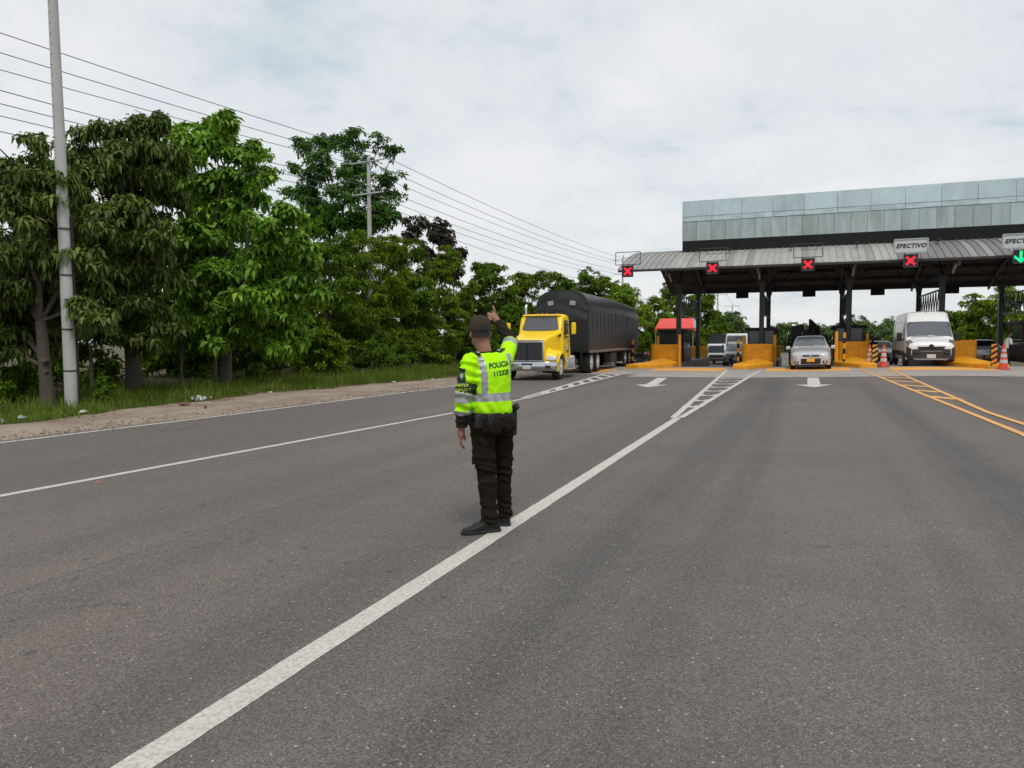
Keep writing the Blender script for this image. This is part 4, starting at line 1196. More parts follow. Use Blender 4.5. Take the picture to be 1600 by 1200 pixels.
# ------------------------------------------------------------------ verge grass
def grass(name, n, region, hmin, hmax, mat, seed, label, wd=.016):
    rng = np.random.default_rng(seed)
    pts = region(rng, n)
    n = len(pts)
    z = np.array([gz(a, b) for a, b in pts]) - .05
    h = rng.uniform(hmin, hmax, n) * rng.choice([.6, .8, 1, 1.25], n)
    # clumps: height follows a smooth random field
    fld = .5 + .5 * np.sin(pts[:, 0] * 2.1 + np.sin(pts[:, 1] * 1.3) * 2) * np.sin(pts[:, 1] * .9 + 1)
    h *= .35 + .95 * fld ** 1.4
    a = rng.random(n) * 6.283
    d = np.stack([np.cos(a), np.sin(a), np.zeros(n)], 1)
    la = rng.random(n) * 6.283
    lean = np.stack([np.cos(la), np.sin(la), np.zeros(n)], 1) * (h * rng.uniform(.1, .55, n))[:, None]
    b = np.stack([pts[:, 0], pts[:, 1], z], 1)
    w_ = (wd * rng.uniform(.7, 1.5, n))[:, None]
    v0 = b - d * w_ / 2; v1 = b + d * w_ / 2
    m = b + lean * .35; m[:, 2] += h * .62
    v2 = m - d * w_ * .36; v3 = m + d * w_ * .36
    t = b + lean; t[:, 2] += h
    V = np.stack([v0, v1, v2, v3, t], 1).reshape(-1, 3)
    f = np.array([[0, 1, 3], [0, 3, 2], [2, 3, 4]])
    F = (np.arange(n)[:, None, None] * 5 + f[None]).reshape(-1, 3)
    o = link(name, fast_mesh(name, V, F), mat)
    return tag(o, label, 'grass', kind='stuff')
gr_m = leafmat('verge_grass', (0.062, 0.098, 0.014), (0.155, 0.195, 0.032), (0.28, 0.23, 0.09), .35, .65)
gr_d = leafmat('dry_grass', (0.13, 0.105, 0.045), (0.27, 0.215, 0.10), None, .3, .7)
def verge(rng, n):
    y = 4 + (64 - 4) * rng.random(n) ** 1.35
    l = np.array([dirt_left(v) + wv(v) for v in y])
    x = l - .05 - (rng.random(n) ** 1.25) * 6.2
    return np.stack([x, y], 1)
grass('grass', 90000, verge, .12, .40, gr_m, 5, 'long green verge grass under the roadside trees', .018)
def fringe(rng, n):
    y = 4 + 46 * rng.random(n) ** 1.3
    l = np.array([dirt_left(v) + wv(v) for v in y])
    x = l + .35 - np.abs(rng.normal(0, .55, n)) + .25 * np.sin(y * 2.3) * np.sin(y * .7)
    return np.stack([x, y], 1)
grass('dry_grass', 13000, fringe, .04, .15, gr_d, 6, 'short dry grass along the dirt shoulder', .014)
def field(rng, n):
    return np.stack([-21 - 24 * rng.random(n), 9 + 40 * rng.random(n)], 1)
grass('dry_grass', 14000, field, .08, .25, gr_d, 7, 'dry yellow field grass behind the fence', .03)

# ------------------------------------------------------------------ fence on the field side
fn = empty('wire_fence', (-21.5, 20, gz(-21.5, 20)), 0, 'old fence of rough wooden posts and wire behind the verge', 'fence')
wood = pm('weathered_wood', (0.17, 0.14, 0.115), 0.9, var=0.3, vs=6, bump=0.5, bs=25, stretch=(1, 1, .2))
wire_m = pm('old_wire', (0.10, 0.095, 0.09), 0.6, 0.6, var=0.2)
rg = random.Random(21)
fp_ = []
y = 8.0
while y < 60:
    x = -21.2 - .05 * (y - 8) * .6 + rg.uniform(-.15, .15)
    h = rg.uniform(1.15, 1.5); tx, ty_ = rg.uniform(-.12, .12), rg.uniform(-.12, .12)
    mb = MB().tube([(0, 0, -.3), (tx * .4, ty_ * .5, h * .5), (tx, ty_, h)], [.065 * rg.uniform(.8, 1.2), .055, .045], 7)
    mb.build('post', wood, fn, (x + 21.5, y - 20, gz(x, y) - gz(-21.5, 20)))
    fp_.append((x + 21.5, y - 20, 0))
    y += rg.uniform(1.5, 2.3)
for hh in (.35, .7, 1.05):
    mb = MB()
    for a, b in zip(fp_, fp_[1:]): mb.cyl((a[0], a[1], hh), (b[0], b[1], hh + rg.uniform(-.04, .04)), .006, n=4)
    mb.build('wire', wire_m, fn)

# ------------------------------------------------------------------ utility poles and lines
pr_ = empty('utility_pole', (-16.55, 12.75, gz(-16.5, 12.8)), 0, 'tall round concrete pole with black conduit on the left verge', 'utility pole')
Hp = 12.2
MB().tube([(0, 0, -.3), (-.02, 0, 4), (-.06, 0, 8), (-.1, 0, Hp)], [.150, .133, .115, .096], 24).build('shaft', pole_conc, pr_, smooth=60)
mb = MB().tube([(.130, .112, 0), (.122, .106, 2.0), (.112, .098, 4.6)], .026, 8)
mb.build('conduit', black, pr_)
for zz, rr in ((.9, .147), (1.9, .143), (3.2, .137), (4.3, .132)):
    mb = MB().lathe([(rr + .004, -.02), (rr + .004, .02)], (0, 0, zz), n=24); mb.build('strap', steel_dark, pr_)
mb = MB()
for k in range(30):
    z = 5.0 + k * .24; rr = .150 - .054 * z / Hp
    mb.cyl((-.02 - z * .0065 + .02, -rr - .001 + .012, z), (-.02 - z * .0065 + .02, -rr - .003, z), .014, n=8)
mb.build('bolt_hole', black, pr_)['kind'] = 'stuff'

def line_pole(x, y, h, rz, lab, z0=None, arms=((-.25, 2.6), (-2.1, 2.4)), r0=.17, name='utility_pole'):
    z = gz(x, y) if z0 is None else z0
    r_ = empty(name, (x, y, z), rz, lab, 'utility pole', 'poles of the overhead line')
    MB().tube([(0, 0, -.3), (0, 0, h)], [r0, r0 * .6], 14).build('shaft', pole_conc, r_, smooth=60)
    for dz_, wd in arms:
        MB().box((0, -.12, h + dz_), (wd, .07, .07)).build('crossarm', galv2, r_)
        for sx_ in (-1, -.45, .45, 1):
            MB().lathe([(.02, 0), (.035, .03), (.025, .06), (.03, .09), (.012, .12)], (sx_ * wd * .48, -.12, h + dz_ + .05), n=8).build('insulator', pole_conc, r_)
    return r_
PZ = [(-30.0, -16.0, gz(-30, 0)), (-24.0, 38.0, gz(-24, 38)), (-22.5, 97.0, gz(-22, 97))]
PH = [12.3, 12.25, 13.6]
line_pole(PZ[1][0], PZ[1][1], PH[1], R(-8), 'concrete utility pole with two crossarms in front of the tall tree')
line_pole(PZ[2][0], PZ[2][1], PH[2], R(5), 'far utility pole above the left end of the canopy')
line_pole(-12.7, 120, 10.0, R(8), 'far pole with crossarms seen under the canopy, nearest of three', arms=((-.3, 3.0),))
line_pole(-14.0, 160, 9.8, R(8), 'far pole with crossarms seen under the canopy, middle of three', arms=((-.3, 3.2), (-1.6, 3.0)))
line_pole(-16.4, 215, 8.8, R(8), 'far pole with crossarms seen under the canopy, farthest of three', arms=((-.3, 3.2),))
lp_ = empty('lamp_pole', (-13.4, 63.0, gz(-13, 63)), 0, 'thin grey lamp pole in the bushes below the first red cross', 'lamp pole')
MB().tube([(0, 0, -.3), (0, 0, 6.3)], [.10, .07], 10).build('shaft', pole_conc, lp_)
MB().bar((0, 0, 5.6), (1.5, -.1, 5.7), .06).bar((1.1, -.1, 5.3), (1.1, -.1, 5.9), .05).build('arm', pole_conc, lp_)
MB().tube([(1.4, -.1, 5.05), (1.65, -.15, 5.2), (1.95, -.2, 5.1)], [.05, .12, .06], 8, flat=.6).bar((0, 0, 5.0), (1.5, -.1, 5.1), .04).build('lamp_head', pole_conc, lp_)
cable = pm('overhead_cable', (0.06, 0.065, 0.07), 0.5, var=0.1)
def wire(P, sag, lab, r=.014):
    mb = MB()
    for (a, b) in zip(P, P[1:]):
        a, b = Vector(a), Vector(b)
        pts = []
        for i in range(17):
            t = i / 16
            p = a.lerp(b, t); p.z -= 4 * sag * t * (1 - t)
            pts.append(p)
        mb.tube(pts, r, 5)
    tag(mb.build('overhead_wire', cable), lab, 'power line', 'overhead power lines')
nm7 = ['topmost', 'second', 'third', 'fourth', 'fifth', 'sixth', 'lowest']
for i, (ox, za, zb_, zc) in enumerate(((1.25, 12.4, 12.15, 13.2), (.0, 12.0, 12.05, 13.0), (-1.25, 11.5, 12.05, 13.0), (1.15, 10.6, 10.25, 11.6), (.0, 10.4, 10.2, 11.4), (-1.15, 10.1, 10.2, 11.2), (.3, 9.3, 9.2, 9.6))):
    P = [(PZ[0][0] + ox, PZ[0][1], PZ[0][2] + za + .3), (PZ[1][0] + ox, PZ[1][1] - .1, PZ[1][2] + zb_), (PZ[2][0] + ox, PZ[2][1] - .1, PZ[2][2] + zc)]
    wire(P, .55, '%s of the overhead wires crossing the sky above the trees' % nm7[i], .016)
far_w = [(-14.0, 120, gz(-14, 120) + 9.8), (-15.4, 160, gz(-14, 160) + 9.6), (-17.8, 215, gz(-14, 215) + 8.6)]
wire(far_w, .6, 'thin far wire under the canopy, left one', .02)
wire([(a + 2.6, b, c) for a, b, c in far_w], .6, 'thin far wire under the canopy, right one', .02)
# ================================================================== VEHICLES
def cat_rom(P, sub):
    P = np.array(P, float); out_ = []
    n = len(P)
    for i in range(n - 1):
        p0, p1, p2, p3 = P[max(i - 1, 0)], P[i], P[i + 1], P[min(i + 2, n - 1)]
        for k in range(sub):
            t = k / sub
            # centripetal-like damping keeps the surface tight
            m1 = (p2 - p0) * .5 * .75; m2 = (p3 - p1) * .5 * .75
            h = (2 * t**3 - 3 * t**2 + 1) * p1 + (t**3 - 2 * t**2 + t) * m1 + (-2 * t**3 + 3 * t**2) * p2 + (t**3 - t**2) * m2
            out_.append(h)
    out_.append(P[-1])
    return np.array(out_)

def shell(root, stations, regions, body_mat, body='body', su=6, sv=5):
    """Smooth car body from half sections. regions: (name, mat, u0, u1, v0, v1, split, inset)"""
    G = np.array([[(x, y, z) for x, z in pts] for y, pts in stations], float)     # (nu, K, 3)
    A_ = np.stack([cat_rom(G[:, j], su) for j in range(G.shape[1])], 1)
    A_ = np.stack([cat_rom(A_[i], sv) for i in range(A_.shape[0])], 0)
    nu, nv = A_.shape[:2]
    full = np.concatenate([A_, A_[:, -2::-1] * np.array([-1, 1, 1])], 1)          # right side, roof centre, left side
    nf = full.shape[1]
    V = full.reshape(-1, 3)
    pick = {}
    cells = []
    for i in range(nu - 1):
        for j in range(nf - 1):
            u = (i + .5) / su
            right_side = j < nv - 1
            v = (j + .5) / sv if right_side else (2 * (nv - 1) - j - .5) / sv
            key = None
            for ri, (nm, mt, u0, u1, v0, v1, split, ins) in enumerate(regions):
                if u0 <= u < u1 and v0 <= v < v1:
                    key = (ri, right_side if split else None); break
            pick.setdefault(key, []).append((i * nf + j, i * nf + j + 1, (i + 1) * nf + j + 1, (i + 1) * nf + j))
    parts_ = {}
    N = None
    for key, fs in pick.items():
        F = list(fs)
        if key is None:
            F.append(tuple(range(nf))); F.append(tuple(range((nu - 1) * nf, nu * nf))[::-1])
            # floor pan
            for i in range(nu - 1): F.append((i * nf, (i + 1) * nf, (i + 1) * nf + nf - 1, i * nf + nf - 1))
        used = sorted(set(a for f in F for a in f)); mp = {a: k for k, a in enumerate(used)}
        me = bpy.data.meshes.new('panel')
        P = V[used].copy()
        if key is not None:
            ins = regions[key[0]][7]
            c = np.array([0, P[:, 1].mean(), .75]); d = P - c; d[:, 1] *= .3
            P = P - d / np.maximum(np.linalg.norm(d, axis=1, keepdims=True), 1e-6) * ins
        me.from_pydata(P.tolist(), [], [tuple(mp[a] for a in f) for f in F])
        fix(me, 38)
        nm, mt = (body, body_mat) if key is None else regions[key[0]][:2]
        link(nm, me, mt, root)

def wheel(root, x, y, r, w_, rim_mat=None, spokes=5, dual=False, deep=False):
    """tyre with its rim; x is the outer face side"""
    sg = 1 if x > 0 else -1
    rim_mat = rim_mat or alu
    h = w_ / 2
    mb = MB().lathe([(r * .62, -h * .9), (r * .9, -h), (r * .98, -h * .8), (r, -h * .4), (r, h * .4), (r * .98, h * .8), (r * .9, h), (r * .64, h * .95), (r * .62, h * .6)], (0, 0, 0), 'X', 28)
    t_ = mb.build('wheel', rubber, root, (x, y, r), smooth=45)
    mb = MB()
    o_ = sg * h
    if deep:
        mb.lathe([(r * .63, o_ * .98), (r * .58, o_ * .9), (r * .52, o_ * .35), (r * .34, o_ * .25), (r * .30, o_ * .75), (r * .16, o_ * .85), (r * .14, o_ * 1.12), (.01, o_ * 1.14)], (0, 0, 0), 'X', 24)
        for k in range(10):
            a = 2 * math.pi * k / 10
            mb.cyl((o_ * .3, r * .42 * math.cos(a), r * .42 * math.sin(a)), (o_ * .55, r * .42 * math.cos(a), r * .42 * math.sin(a)), r * .035, n=6)
    else:
        mb.lathe([(r * .64, o_ * .97), (r * .58, o_ * .9), (r * .56, o_ * .55)], (0, 0, 0), 'X', 24)
        for k in range(spokes):
            a = 2 * math.pi * k / spokes
            mb.bar((o_ * .85, 0, 0), (o_ * .88, r * .58 * math.cos(a), r * .58 * math.sin(a)), r * .16, .03, (1, 0, 0))
        mb.lathe([(r * .16, o_ * .7), (r * .14, o_ * .98), (.01, o_)], (0, 0, 0), 'X', 12)
    mb.build('rim', rim_mat, t_, smooth=45)
    return t_

def arch_trim(root, x, y, r):
    sg = 1 if x > 0 else -1
    mb = MB()
    n = 14
    rings = []
    for k in range(n + 1):
        a = -.25 + (math.pi + .5) * k / n
        q = []
        for rr, xx in ((r + .07, x + sg * .006), (r + .02, x + sg * .006), (r + .02, x - sg * .25), (r + .07, x - sg * .25)):
            q.append((xx, y + rr * math.cos(a), r + rr * math.sin(a)))
        rings.append(q)
    mb.loft(rings)
    mb.lathe([(r + .03, -.0), (r + .03, -sg * .1)], (x + sg * .002, y, r), 'X', 20)
    mb.build('wheel_arch', black, root, smooth=40)

def mirror_pair(root, x, y, z, mat, s=(.2, .1, .16)):
    for sg in (-1, 1):
        mb = MB().box((sg * (x + s[0] / 2), y, z), s, taper=.85).bar((sg * (x - .1), y + .02, z - .05), (sg * x, y, z - .03), .05)
        m_ = mb.build('mirror', mat, root, bevel=.03)

def road_tilt(x, y):
    dzx = (gz(x + .7, y) - gz(x - .7, y)) / 1.4; dzy = (gz(x, y + 1.2) - gz(x, y - 1.2)) / 2.4
    return math.atan(dzy), -math.atan(dzx)

# ---------------------------------------------------------------- silver hatchback
def hatch_stations(w_=1.0, h_=1.0, l_=1.0):
    S_ = [
     (0.00, [(.50, .24), (.56, .27), (.60, .44), (.58, .58), (.50, .66), (.30, .69), (0, .70)]),
     (0.10, [(.58, .20), (.72, .24), (.76, .46), (.73, .64), (.62, .74), (.35, .77), (0, .78)]),
     (0.36, [(.62, .19), (.82, .22), (.85, .50), (.82, .74), (.71, .84), (.38, .88), (0, .89)]),
     (1.00, [(.65, .19), (.84, .22), (.87, .55), (.84, .86), (.73, .955), (.40, 1.0), (0, 1.01)]),
     (1.14, [(.65, .19), (.84, .22), (.87, .56), (.845, .91), (.75, .99), (.42, 1.045), (0, 1.06)]),
     (1.86, [(.65, .19), (.84, .22), (.87, .58), (.845, .95), (.61, 1.44), (.34, 1.495), (0, 1.51)]),
     (2.70, [(.65, .19), (.84, .22), (.87, .58), (.845, .97), (.61, 1.475), (.34, 1.53), (0, 1.54)]),
     (3.50, [(.65, .22), (.84, .24), (.87, .60), (.84, .98), (.59, 1.43), (.32, 1.48), (0, 1.49)]),
     (3.93, [(.60, .25), (.80, .28), (.83, .62), (.80, .95), (.60, 1.06), (.34, 1.09), (0, 1.10)]),
     (4.03, [(.50, .30), (.68, .33), (.74, .60), (.72, .84), (.55, .92), (.30, .94), (0, .94)])]
    return [(y * l_, [(x * w_, z * h_) for x, z in p]) for y, p in S_]
def hatchback(x, y, mat, name, label, cat, w_=1.0, h_=1.0, l_=1.0, rz=0.0, plate=plate_white, grille=black, glass=glass_mid, group=None, lower=None):
    rx, ry = road_tilt(x, y)
    r_ = empty(name, (x, y, gz(x, y)), rz, label, cat, group, rx=rx, ry=ry)
    regs = [('windscreen', glass, 4.1, 4.97, 4.2, 9, False, .012), ('rear_window', glass_dark, 7.1, 7.85, 4.2, 9, False, .012),
            ('side_window', glass_dark, 5.0, 5.95, 3.2, 3.95, True, .012), ('side_window', glass_dark, 6.05, 6.85, 3.2, 3.95, True, .012),
            ('side_window', glass_dark, 4.5, 4.95, 3.2, 3.8, True, .012),
            ('headlight', lamp_clear, 1.0, 2.5, 3.0, 4.05, True, -.004)]
    if lower: regs.append(('sill', lower, -1, 20, 0, 1.6, False, -.004))
    shell(r_, hatch_stations(w_, h_, l_), regs, mat)
    W, H_, L_ = w_, h_, l_
    MB().box((0, .005, .39 * H_), (.84 * W, .06, .25 * H_)).build('lower_grille', grille, r_, bevel=.04)
    MB().box((0, .004, .635 * H_), (.70 * W, .05, .07 * H_)).build('upper_grille', grille, r_, bevel=.02)
    MB().lathe([(.05, 0), (.05, -.02), (.01, -.026)], (0, -.022, .64 * H_), 'Y', 16).build('badge', chrome, r_)
    MB().box((0, -.04, .44 * H_), (.34, .02, .16)).build('number_plate', plate, r_, bevel=.005)
    for sg in (-1, 1):
        MB().box((sg * .60 * W, .035, .35 * H_), (.20, .1, .12), rz=sg * .45).build('fog_lamp_recess', black, r_, bevel=.03)
        MB().lathe([(.045, 0), (.045, -.02), (.01, -.025)], (sg * .60 * W, -.02, .35 * H_), 'Y', 12).build('fog_lamp', lamp_clear, r_)
    MB().box((0, .06, .215 * H_), (1.3 * W, .2, .06)).build('bumper_lip', black, r_, bevel=.02)
    mirror_pair(r_, .88 * W, 1.45 * L_, 1.0 * H_, mat if mat is not None else black)
    for sg in (-1, 1):
        for yy in (.80 * L_, 3.28 * L_):
            arch_trim(r_, sg * .868 * W, yy, .305)
            wheel(r_, sg * (.868 * W - .085), yy, .305, .19)
    mb = MB()                               # wipers and aerial
    mb.bar((-.55 * W, 1.13 * L_, 1.075 * H_), (.1 * W, 1.20 * L_, 1.115 * H_), .02, .015); mb.bar((0 * W, 1.12 * L_, 1.085 * H_), (.6 * W, 1.19 * L_, 1.06 * H_), .02, .015)
    mb.build('wiper', black, r_)
    mb = MB().bar((0, 1.95 * L_, 1.51 * H_), (0, 2.12 * L_, 1.66 * H_), .012); mb.build('aerial', black, r_)
    return r_
silver = pm('silver_car_paint', (0.53, 0.535, 0.54), 0.3, 0.3, var=0.06, vs=3, coat=0.6, dirt=.15, dcol=(.3, .28, .26))
hatchback(.30, 36.1, silver, 'car', 'silver hatchback with orange plate coming out of the middle lane', 'car', plate=plate_yellow)
dark_grey = pm('dark_grey_car_paint', (0.13, 0.135, 0.14), 0.3, 0.5, var=0.1, vs=3, coat=0.6)
hatchback(-4.50, 54.5, dark_grey, 'car', 'dark grey sport utility car waiting in the second lane', 'car', 1.08, 1.10, 1.1)
white_car = pm('white_car_paint', (0.66, 0.66, 0.65), 0.35, 0.0, var=0.05, vs=3, coat=0.6, dirt=.15, dcol=(.4, .37, .33))
hatchback(4.75, 53.8, white_car, 'car', 'white car with dark windscreen half hidden behind the white van', 'car', 1.12, 1.05, 1.05, grille=black, glass=glass_dark)

# ---------------------------------------------------------------- silver sedan seen from behind
def sedan(x, y, mat, label):
    rx, ry = road_tilt(x, y)
    r_ = empty('car', (x, y, gz(x, y)), math.pi, label, 'car', rx=-rx, ry=-ry)
    S_ = [
     (0.00, [(.50, .26), (.58, .28), (.62, .46), (.60, .60), (.50, .68), (.30, .71), (0, .72)]),
     (0.30, [(.64, .2), (.82, .22), (.86, .50), (.82, .72), (.70, .82), (.38, .86), (0, .87)]),
     (1.20, [(.66, .2), (.86, .22), (.89, .54), (.85, .84), (.74, .93), (.40, .97), (0, .98)]),
     (2.05, [(.66, .2), (.86, .22), (.89, .56), (.85, .92), (.60, 1.36), (.34, 1.42), (0, 1.43)]),
     (3.05, [(.66, .2), (.86, .22), (.89, .56), (.85, .94), (.60, 1.38), (.34, 1.44), (0, 1.45)]),
     (3.85, [(.66, .22), (.86, .24), (.89, .58), (.85, .96), (.70, 1.04), (.40, 1.07), (0, 1.08)]),
     (4.45, [(.62, .25), (.83, .28), (.87, .60), (.82, .94), (.70, .99), (.40, 1.02), (0, 1.03)]),
     (4.62, [(.55, .30), (.76, .33), (.82, .60), (.78, .86), (.62, .93), (.36, .95), (0, .96)]),
     (4.66, [(.52, .34), (.72, .37), (.78, .58), (.74, .78), (.58, .84), (.34, .86), (0, .86)])]
    regs = [('rear_window', glass_dark, 4.12, 4.95, 4.1, 9, False, .012), ('windscreen', glass_mid, 2.1, 2.95, 4.1, 9, False, .012),
            ('side_window', glass_dark, 3.0, 3.95, 3.2, 3.95, True, .012), ('side_window', glass_dark, 4.05, 4.5, 3.2, 3.9, True, .012),
            ('tail_light', lamp_red, 6.0, 7.6, 2.4, 3.6, True, -.005), ('headlight', lamp_clear, .6, 1.4, 2.8, 4, True, -.004)]
    shell(r_, S_, regs, mat)
    MB().box((0, 4.665, .47), (.5, .02, .2)).build('plate_recess', black, r_, bevel=.01)
    MB().box((0, 4.678, .47), (.34, .016, .15)).build('number_plate', plate_yellow, r_, bevel=.004)
    MB().box((0, 4.66, .30), (1.3, .04, .08)).build('bumper_lip', black, r_, bevel=.02)
    MB().lathe([(.05, 0), (.05, .02), (.01, .026)], (0, 4.655, .80), 'Y', 16).build('badge', chrome, r_)
    mirror_pair(r_, .9, 1.65, .98, mat)
    for sg in (-1, 1):
        for yy in (.92, 3.62):
            arch_trim(r_, sg * .888, yy, .31); wheel(r_, sg * .80, yy, .31, .19)
    return r_
sedan(9.35, 51.6, silver, 'silver sedan driving away in the right lane')

# ---------------------------------------------------------------- white van
van_white = pm('white_van_paint', (0.78, 0.78, 0.77), 0.32, 0.0, var=0.03, vs=2, coat=0.5, dirt=.12, dcol=(.55, .52, .48), ds=1.0)
plastic = pm('grey_bumper_plastic', (0.032, 0.033, 0.035), 0.6, var=0.2, vs=6)
def van(x, y, label, rz=0):
    rx, ry = road_tilt(x, y)
    r_ = empty('van', (x, y, gz(x, y)), rz, label, 'van', rx=rx, ry=ry)
    S_ = [
     (0.00, [(.60, .33), (.74, .36), (.80, .58), (.79, .80), (.70, .93), (.42, .98), (0, .99)]),
     (0.14, [(.70, .29), (.90, .32), (.96, .62), (.94, .92), (.84, 1.08), (.48, 1.14), (0, 1.15)]),
     (0.55, [(.74, .28), (.98, .31), (1.02, .70), (1.0, 1.08), (.92, 1.25), (.52, 1.31), (0, 1.33)]),
     (1.22, [(.75, .28), (.99, .31), (1.03, .78), (1.0, 1.36), (.88, 2.00), (.52, 2.06), (0, 2.08)]),
     (1.62, [(.75, .28), (.99, .31), (1.03, .80), (1.0, 1.40), (.86, 2.38), (.52, 2.50), (0, 2.52)]),
     (1.90, [(.75, .28), (.99, .31), (1.03, .80), (1.0, 1.40), (.86, 2.42), (.52, 2.54), (0, 2.56)]),
     (5.70, [(.75, .28), (.99, .31), (1.03, .80), (1.0, 1.40), (.86, 2.40), (.52, 2.52), (0, 2.54)]),
     (5.95, [(.70, .32), (.95, .35), (.98, .80), (.95, 1.40), (.82, 2.32), (.50, 2.44), (0, 2.46)])]
    regs = [('windscreen', glass_mid, 2.12, 2.97, 4.0, 9, False, .015),
            ('door_window', glass_dark, 2.85, 3.95, 3.0, 3.55, True, .012), ('side_window', glass_dark, 4.1, 4.85, 3.0, 3.55, True, .012),
            ('side_window', glass_dark, 5.06, 5.9, 3.0, 3.55, True, .012),
            ('headlight', pm('van_headlamp', (.20, .22, .23), .12, var=.4, vs=14, coat=1.0), .84, 1.85, 3.2, 4.4, True, -.006),
            ('bumper_corner', plastic, -1, 1.35, 0, 3.0, True, -.006), ('side_moulding', plastic, 1.35, 9, 1.4, 1.75, True, -.01)]
    shell(r_, S_, regs, van_white)
    MB().box((0, -.0, .58), (1.56, .07, .44)).build('front_bumper', plastic, r_, bevel=.06)
    # grille with chrome bars
    V = [(-.56, 0, .90), (.56, 0, .90), (.44, 0, .70), (-.44, 0, .70)]
    MB().prism([(a, c) for a, b_, c in V], -.025, .06, 'Y').build('grille', black, r_, bevel=.015)
    for z, w2 in ((.905, 1.16), (.80, .98), (.70, .88)):
        MB().box((0, -.035, z), (w2, .02, .022)).build('grille_bar', chrome if z > .9 or z < .75 else plastic, r_)
    mb = MB()
    for k in range(9):
        xx = -.4 + k * .1
        mb.bar((xx - .05, -.034, .72), (xx + .05, -.034, .88), .014); mb.bar((xx + .05, -.034, .72), (xx - .05, -.034, .88), .014)
    mb.build('grille_mesh', plastic, r_)
    MB().lathe([(.10, 0), (.10, -.03), (.02, -.04)], (0, -.03, .93), 'Y', 20).build('badge', black, r_)
    MB().box((0, -.05, .47), (.36, .02, .17)).build('number_plate', plate_white, r_, bevel=.004)
    for sg in (-1, 1):
        MB().box((sg * .62, -.03, .60), (.26, .05, .13)).build('fog_lamp_recess', black, r_, bevel=.02)
        mb = MB().box((sg * 1.20, 1.02, 1.36), (.22, .12, .40)).bar((sg * 1.0, 1.05, 1.25), (sg * 1.15, 1.02, 1.22), .07)
        mb.build('mirror', black, r_, bevel=.04)
        for yy in (.98, 5.0):
            arch_trim(r_, sg * 1.022, yy, .35); wheel(r_, sg * .93, yy, .35, .22, steel_dark)
    mb = MB().bar((-.75, .52, 1.36), (-.05, .60, 1.40), .025, .02).bar((-.1, .50, 1.36), (.6, .60, 1.42), .025, .02)
    mb.build('wiper', black, r_)
    mb = MB().bar((.05, 1.42, 2.28), (-.08, 1.66, 2.58), .015); mb.build('aerial', black, r_)
    for yy in (2.5, 4.1):
        mb = MB()
        for sg in (-1, 1): mb.box((sg * 1.031, yy, 1.0), (.006, .015, 1.2))
        mb.build('door_seam', plastic, r_)
    return r_
van(5.40, 38.4, 'tall white passenger van with grey bumper leaving the lane under the EFECTIVO sign')

# ---------------------------------------------------------------- yellow tractor unit
truck_y = pm('yellow_truck_paint', (0.93, 0.62, 0.002), 0.4, 0.0, var=0.04, vs=2, coat=0.15, spec=.3, dirt=.06, dcol=(.5, .3, .05), ds=1.4)
TX, TY = -9.78, 27.1
TRZ = math.atan(.056)
rx, ry = road_tilt(TX, TY)
tr = empty('truck_tractor', (TX, TY, gz(TX, TY)), TRZ, 'yellow long-nosed truck tractor with chrome bumper pulling a black trailer', 'truck')
def rrect(y, x, z0, z1, rad, n=5, xt=None, lean=0.0):
    """rounded-top section (x half width at the bottom, xt at the top)"""
    xt = xt or x
    P = [(x, z0)]
    for k in range(n + 1):
        a = math.pi / 2 * k / n
        P.append((xt - rad + rad * math.cos(a), z1 - rad + rad * math.sin(a)))
    Lf = [(-a, b_) for a, b_ in P[::-1]]
    P = P + Lf
    return [(a, y + lean * (b_ - z0), b_) for a, b_ in P]
mb = MB()
mb.loft([rrect(-.80, .65, .72, 1.50, .10, xt=.63), rrect(-.74, .68, .72, 1.54, .10, xt=.66), rrect(-.3, .71, .72, 1.64, .12, xt=.69), rrect(.3, .77, .72, 1.76, .14, xt=.75), rrect(.72, .84, .72, 1.86, .16, xt=.82), rrect(.92, .90, .72, 1.90, .16, xt=.88)])
mb.build('hood', truck_y, tr, smooth=50)
MB().box((0, -.815, 1.10), (1.28, .05, .76)).build('grille_surround', chrome, tr, bevel=.02)
grille_m = pm('grille_mesh_dark', (0.05, 0.052, 0.056), 0.45, .5, var=.3, vs=30)
for sg in (-1, 1):
    MB().box((sg * .305, -.842, 1.105), (.56, .03, .68)).build('grille_panel', grille_m, tr, bevel=.01)
    mb = MB()
    for k in range(9): mb.box((sg * .305 - .25 + k * .0625, -.862, 1.105), (.012, .012, .64))
    mb.build('grille_slat', steel_dark, tr)
MB().box((0, -.85, 1.12), (.07, .05, .74)).build('grille_divider', black, tr, bevel=.01)
MB().lathe([(.045, 0), (.045, -.02), (.01, -.026)], (0, -.872, 1.46), 'Y', 14).build('badge', chrome, tr)
MB().box((0, -.80, 1.515), (1.24, .08, .03)).build('hood_lip', chrome, tr, bevel=.01)
